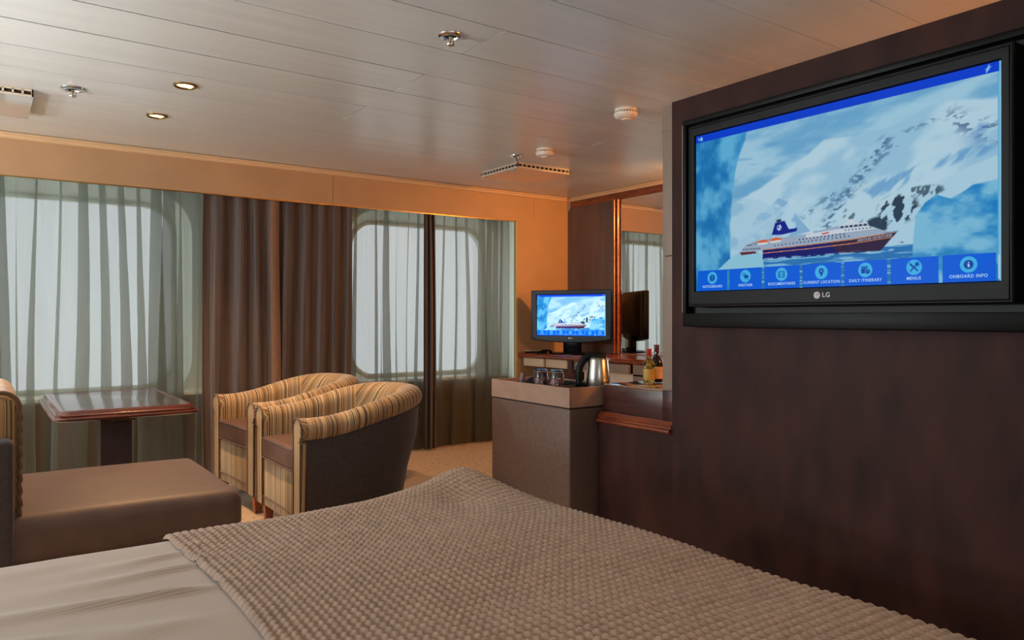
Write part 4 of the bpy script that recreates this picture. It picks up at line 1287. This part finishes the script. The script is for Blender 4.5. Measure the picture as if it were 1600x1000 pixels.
def tumbler(x, y, label):
    g = empty('tumbler', (x, y, KZ + 0.0055), label=label, cat='glass', group='upturned tumblers on the tray')
    H = 0.108
    lathe_obj('glass_wall', [(0.0435, 0.0), (0.041, 0.026), (0.038, 0.065), (0.035, H - 0.005), (0.032, H), (0.021, H), (0.017, H - 0.004), (0.0, H - 0.005), (0.0, H - 0.014), (0.026, H - 0.016), (0.031, H - 0.020), (0.035, 0.06), (0.0405, 0.0), (0.0435, 0.0)], M['clear_glass'], g, 28)
    return g
TUM = ((KX + 0.095, KY + 0.345), (KX + 0.125, KY + 0.252))
tumbler(*TUM[0], 'upturned clear tumbler on the tray, farther from the kettle')
tumbler(*TUM[1], 'upturned clear tumbler on the tray, beside the kettle handle')
for i, (x, y) in enumerate(TUM):
    bm = bmesh.new()
    rg = random.Random(i + 4)
    n = 14
    lathe(bm, [(0, 0), (0.020, 0.0), (0.025, 0.018), (0.020, 0.034), (0.023, 0.050), (0.013, 0.064), (0, 0.06)], n)
    for v in bm.verts:
        k = 1 + rg.uniform(-0.20, 0.20); v.co.x *= k; v.co.y *= k
        if v.co.z > 0.001: v.co.z += rg.uniform(-0.005, 0.005)
    o = obj('folded_wrapper', bm, M['napkin'], None, ang=20)
    o.location = (x, y, KZ + 0.0055)
    tag(o, ['crumpled dark red wrapper inside the tumbler farther from the kettle', 'crumpled dark red wrapper inside the tumbler beside the kettle'][i], 'wrapper', 'wrappers inside the tumblers')
o = box('tea_sachet', -0.003, 0.003, -0.013, 0.013, 0, 0.085, M['sachet'], None, 0.001)
o.location = (KX + 0.050, KY + 0.458, KZ + 0.0055); o.rotation_euler = (radians(8), 0, radians(35)); tag(o, 'dark red stick sachet standing upright at the tray edge', 'sachet')
bm = bmesh.new(); prism(bm, [(-0.030, 0), (0.030, 0), (0.028, 0.044), (0.015, 0.066), (-0.012, 0.058), (-0.030, 0.040)], 'y', -0.016, 0.016)
o = obj('sachet_holder', bm, M['matte_black'], None); o.location = (KX + 0.080, KY + 0.415, KZ + 0.0055); o.rotation_euler = (0, 0, radians(-30)); tag(o, 'small black sachet holder beside the tumblers', 'holder')

kt = empty('kettle', (KX + 0.252, KY + 0.078, KZ + 0.0005), radians(-35.3 + 180), label='brushed steel kettle with a big dark handle', cat='kettle')
lathe_obj('power_base', [(0, 0), (0.058, 0), (0.060, 0.007), (0.055, 0.013), (0, 0.013)], M['black_plastic'], kt, 32)
lathe_obj('body', [(0, 0.0135), (0.060, 0.0135), (0.062, 0.018), (0.059, 0.087), (0.051, 0.168), (0.047, 0.180), (0.043, 0.184), (0, 0.184)], M['steel'], kt, 40)
bm = bmesh.new()
lathe(bm, [(0.0475, 0.176), (0.044, 0.189), (0.030, 0.196), (0.012, 0.199), (0, 0.199)], 32)
obj('lid', bm, M['black_plastic'], kt)
bm = bmesh.new()
tube(bm, [(-0.035, 0, 0.190), (0.0, 0, 0.200), (0.036, 0, 0.197), (0.070, 0, 0.176), (0.091, 0, 0.136), (0.097, 0, 0.092), (0.094, 0, 0.05), (0.083, 0, 0.022), (0.05, 0, 0.016)], [0.010, 0.016, 0.019, 0.019, 0.0175, 0.0165, 0.0155, 0.014, 0.012], 12)
obj('handle', bm, M['black_plastic'], kt, ang=70)
bm = bmesh.new()
prism(bm, [(0.020, -0.030), (0.044, -0.034), (0.058, -0.016), (0.061, 0.0), (0.058, 0.016), (0.044, 0.034), (0.020, 0.030)], 'z', 0.018, 0.184)
for v in bm.verts:
    if v.co.z > 0.1: v.co.x *= 0.84; v.co.y *= 0.8
obj('back_strip', bm, M['black_plastic'], kt)
bm = bmesh.new()
prism(bm, [(-0.060, 0.176), (-0.034, 0.182), (-0.034, 0.150), (-0.043, 0.145)], 'y', -0.014, 0.014)
obj('spout', bm, M['steel'], kt)

# bottles
def bottle(x, y, z, H, R, glass, foil, label_m, lab, wine):
    b = empty('wine_bottle', (x, y, z), label=lab, cat='bottle', group='wine bottles on the low cabinet')
    k = H / 0.20
    prof = [(0, 0.002), (R * 0.85, 0.0), (R, 0.006), (R, H * 0.52), (R * 0.95, H * 0.58), (R * 0.70, H * 0.65), (R * 0.44, H * 0.71), (R * 0.38, H * 0.78), (R * 0.37, H * 0.985), (R * 0.30, H), (0, H)]
    lathe_obj('glass', prof, glass, b, 28)
    lathe_obj('foil_cap', [(R * 0.40, H * 0.80), (R * 0.42, H * 0.805), (R * 0.42, H * 0.95), (R * 0.46, H * 0.955), (R * 0.46, H * 0.995), (R * 0.40, H * 1.005), (0, H * 1.006)], foil, b, 24)
    lathe_obj('paper_label', [(R * 1.012, H * 0.10), (R * 1.012, H * 0.42)], label_m, b, 28)
    return b
bottle(2.684, 2.620, 0.7505, 0.168, 0.0287, M['white_wine'], M['red_foil'], M['paper_y'], 'small bottle of golden white wine with red cap', True)
bottle(2.752, 2.634, 0.7505, 0.186, 0.0300, M['red_wine'], M['plum_foil'], M['paper'], 'small dark wine bottle with plum cap and cream label', True)
# ================================================================== DESK
dk = empty('desk', (0, 0, 0), label='long wooden desk under the mirror with cream drawers', cat='desk')
fe = [(3.772, YF - 0.003), (3.80, 4.9), (3.84, 4.4), (3.90, 3.8), (3.95, 3.0), (3.95, 2.21)]
bm = bmesh.new()
R = []
for ins, z in ((0.014, 0.724), (0.002, 0.729), (-0.004, 0.738), (-0.002, 0.748), (0.006, 0.753), (0.004, 0.758), (0.012, 0.764)):
    pts = [(x + ins, y) for x, y in fe] + [(XR - 0.001, 2.21), (XR - 0.001, YF - 0.003)]
    R.append([bm.verts.new((x, y, z)) for x, y in pts])
bm.faces.new(R[0]); bm.faces.new(R[-1])
for a, b in zip(R[:-1], R[1:]):
    for i in range(len(a)): bm.faces.new((a[i], a[(i + 1) % len(a)], b[(i + 1) % len(a)], b[i]))
obj('desk_top', bm, M['red_wood'], dk, ang=30)
d1 = box('drawer', 3.815, 3.84, 4.935, 5.215, 0.655, 0.722, M['cream'], dk, 0.003)
d2 = box('drawer', 3.835, 3.86, 4.655, 4.93, 0.655, 0.722, M['cream'], dk, 0.003)
box('divider', 3.845, 4.2, 4.605, 4.65, 0.0, 0.7235, M['dark_wood'], dk)
d3 = box('drawer', 3.865, 3.89, 3.98, 4.60, 0.655, 0.722, M['taupe'], dk, 0.003)
d4 = box('drawer', 3.925, 3.95, 2.75, 3.97, 0.655, 0.722, M['taupe'], dk, 0.003)
bm = bmesh.new(); 
for k in range(1): lathe(bm, [(0, 0), (0.022, 0), (0.022, 0.004), (0.015, 0.007), (0.013, 0.005), (0, 0.005)], 24)
lk = obj('lock', bm, M['chrome'], d3); lk.location = (3.864, 4.56, 0.69); lk.rotation_euler = (0, -pi / 2, 0)
bm = bmesh.new(); lathe(bm, [(0, 0.0045), (0.006, 0.0045), (0.006, 0.0058), (0, 0.0058)], 12)
kh = obj('keyhole', bm, M['matte_black'], d3); kh.location = (3.864, 4.56, 0.69); kh.rotation_euler = (0, -pi / 2, 0)
box('carcass', 3.90, XR - 0.002, 2.21, 3.97, 0.60, 0.7235, M['taupe'], dk)
box('shelf_edge', 3.90, XR - 0.002, 2.75, 4.60, 0.640, 0.652, M['cream'], dk)
box('pedestal', 3.93, XR - 0.002, 2.75, 4.55, 0.0, 0.6395, M['pinkish'], dk, 0.002)

# ---- small television on the desk
TX, TY = 3.955, 4.755
th = -math.atan2(0.868, 0.495)
st = empty('desk_television', (TX, TY, 0.764), th, label='small black television with curved lower edge standing on the desk', cat='television')
w2 = 0.600
zc2 = 0.312
hw, zl, zh = 0.352, 0.104, 0.532
bezel('bezel', -hw, hw, zl + 0.02, zh, w2 / 2, zc2 + 0.012, w2 * 0.5625 / 2, 0.0, 0.05, M['gloss_black'], st, droop=0.028)
display(st, w2, 0.010, zc2 + 0.012, SCREEN2)
put_text('brand_lettering', 'LG', 0.014, M['grey_text'], st, 0.012, -0.0006, zl + 0.030)
bm = bmesh.new(); prism(bm, [(0.007 * cos(2 * pi * k / 16) - 0.008, 0.007 * sin(2 * pi * k / 16) + zl + 0.030) for k in range(16)], 'y', -0.001, 0.001)
obj('brand_emblem', bm, M['grey_text'], st)
# rear housing
bm = bmesh.new()
R = []
for ins, y in ((0.012, 0.050), (0.016, 0.070), (0.075, 0.100), (0.085, 0.105)):
    R.append([bm.verts.new(p) for p in ((-hw + ins, y, zl + 0.03 + ins), (hw - ins, y, zl + 0.03 + ins), (hw - ins, y, zh - ins), (-hw + ins, y, zh - ins))])
bm.faces.new(R[0]); bm.faces.new(R[-1])
for a, b in zip(R[:-1], R[1:]):
    for i in range(4): bm.faces.new((a[i], a[(i + 1) % 4], b[(i + 1) % 4], b[i]))
rh = obj('rear_housing', bm, M['black_plastic'], st)
for k in range(9):
    box('vent_slot', -0.20 + k * 0.045, -0.17 + k * 0.045, 0.104, 0.1065, zh - 0.15, zh - 0.10, M['matte_black'], rh)
box('neck', -0.075, 0.075, 0.03, 0.075, 0.012, zl + 0.06, M['gloss_black'], st, 0.008)
bm = bmesh.new()
lathe(bm, [(0, 0.0005), (0.135, 0.0005), (0.135, 0.008), (0.12, 0.014), (0, 0.016)], 40)
for v in bm.verts: v.co.x *= 1.25; v.co.y = v.co.y * 0.8 + 0.045
obj('base', bm, M['gloss_black'], st)

# ---- remote control and mouse-shaped gadget on the desk
rm = empty('remote_control', (3.845, 5.10, 0.7645), radians(112), label='slim black remote control with a pale end lying on the desk', cat='remote control')
box('body', -0.085, 0.085, -0.022, 0.022, 0, 0.016, M['black_plastic'], rm, 0.006, 3)
box('pale_end', 0.03, 0.088, -0.020, 0.020, 0.0165, 0.020, M['white_plastic'], rm, 0.002)
for k in range(5): box('button', -0.07 + k * 0.02, -0.06 + k * 0.02, -0.012, 0.012, 0.016, 0.018, M['taupe'], rm)
ms = empty('computer_mouse', (3.85, 4.965, 0.7645), radians(150), label='rounded black mouse on the desk before the small television', cat='mouse')
bm = bmesh.new()
bmesh.ops.create_uvsphere(bm, u_segments=24, v_segments=14, radius=1.0)
for v in bm.verts:
    x, y, z = v.co
    v.co = Vector((x * 0.070, y * 0.038, max(0, z) ** 0.8 * 0.036 * (1 - 0.25 * x)))
obj('shell', bm, M['gloss_black'], ms, ang=60)
bm = bmesh.new(); lathe(bm, [(0, -0.004), (0.010, -0.004), (0.010, 0.004), (0, 0.004)], 16)
wl = obj('scroll_wheel', bm, M['taupe'], ms); wl.location = (0.036, 0, 0.0245); wl.rotation_euler = (pi / 2, 0, 0)

# ================================================================== LAMPS OUT OF THE FRAME (warm ones inferred from the orange glow, cool fill ones added)
AMBER = (1.0, 0.42, 0.11)
def wall_spot(name, loc_, aim, label, energy):
    t = empty(name, loc_, label=label, cat='lamp')
    lathe_obj('mount', [(0, 0.075), (0.035, 0.075), (0.035, 0.06), (0.01, 0.055), (0.008, 0.0), (0, 0)], M['brass'], t, 24)
    d = (Vector(aim) - Vector(loc_)).normalized()
    q = d.to_track_quat('-Z', 'Y')
    for nm, prof, m in (('shade', [(0.0, 0.07), (0.02, 0.068), (0.03, 0.045), (0.05, -0.05), (0.048, -0.05), (0.028, 0.04), (0, 0.05)], M['brass']),
                        ('bulb', [(0, -0.02), (0.018, -0.01), (0.022, 0.01), (0.012, 0.035), (0, 0.035)], M['bulb'])):
        h = lathe_obj(nm, prof, m, t, 28)
        h.rotation_mode = 'QUATERNION'; h.rotation_quaternion = q
    l = lamp_light('lamp_light', 'SPOT', d * 0.05, energy, AMBER, t, shadow_soft_size=0.04, spot_size=radians(95), spot_blend=1.0)
    l.rotation_mode = 'QUATERNION'; l.rotation_quaternion = q
    return t
wall_spot('ceiling_spotlight', (4.20, 3.00, ZC - 0.075), (4.02, YF, 1.25), 'brass spotlight over the desk, hidden behind the television wall', LAMP1)
def unseen_floor_lamp(name, x, y, label, energy, H=1.25, col=None):
    t = empty(name, (x, y, 0), label=label, cat='lamp')
    lathe_obj('base', [(0, 0), (0.14, 0), (0.14, 0.015), (0.02, 0.03), (0, 0.03)], M['brass'], t, 28)
    lathe_obj('pole', [(0, 0.03), (0.011, 0.03), (0.011, H - 0.1), (0, H - 0.1)], M['brass'], t, 14)
    lathe_obj('bowl', [(0, H - 0.10), (0.05, H - 0.09), (0.13, H - 0.03), (0.16, H + 0.03), (0.157, H + 0.03), (0.127, H - 0.025), (0.05, H - 0.08), (0, H - 0.088)], M['brass'], t, 36)
    lathe_obj('bulb', [(0, H - 0.08), (0.02, H - 0.07), (0.02, H - 0.01), (0, H)], M['bulb'], t, 16)
    lamp_light('lamp_light', 'POINT', (0, 0, H + 0.07), energy, col or AMBER, t, shadow_soft_size=0.16)
    return t
unseen_floor_lamp('unseen_floor_lamp', 3.85, -0.30, 'brass uplighter floor lamp in the passage behind the television wall', LAMP2, 1.62)
COOL = (0.86, 0.94, 1.0)  # the cool uplighters below are added to brighten the ceiling and room
unseen_floor_lamp('unseen_floor_lamp', -1.3, 3.0, 'added unseen cool fill uplighter beyond the sofa back', ROOM_FILL * 0.6, 1.2, COOL)
unseen_floor_lamp('unseen_floor_lamp', -2.6, 4.0, 'added unseen cool fill uplighter near the added bare window', ROOM_FILL * 0.95, 1.2, COOL)
unseen_floor_lamp('unseen_floor_lamp', 0.5, -0.75, 'added unseen cool fill uplighter behind the bed side', ROOM_FILL * 0.10, 1.2, COOL)
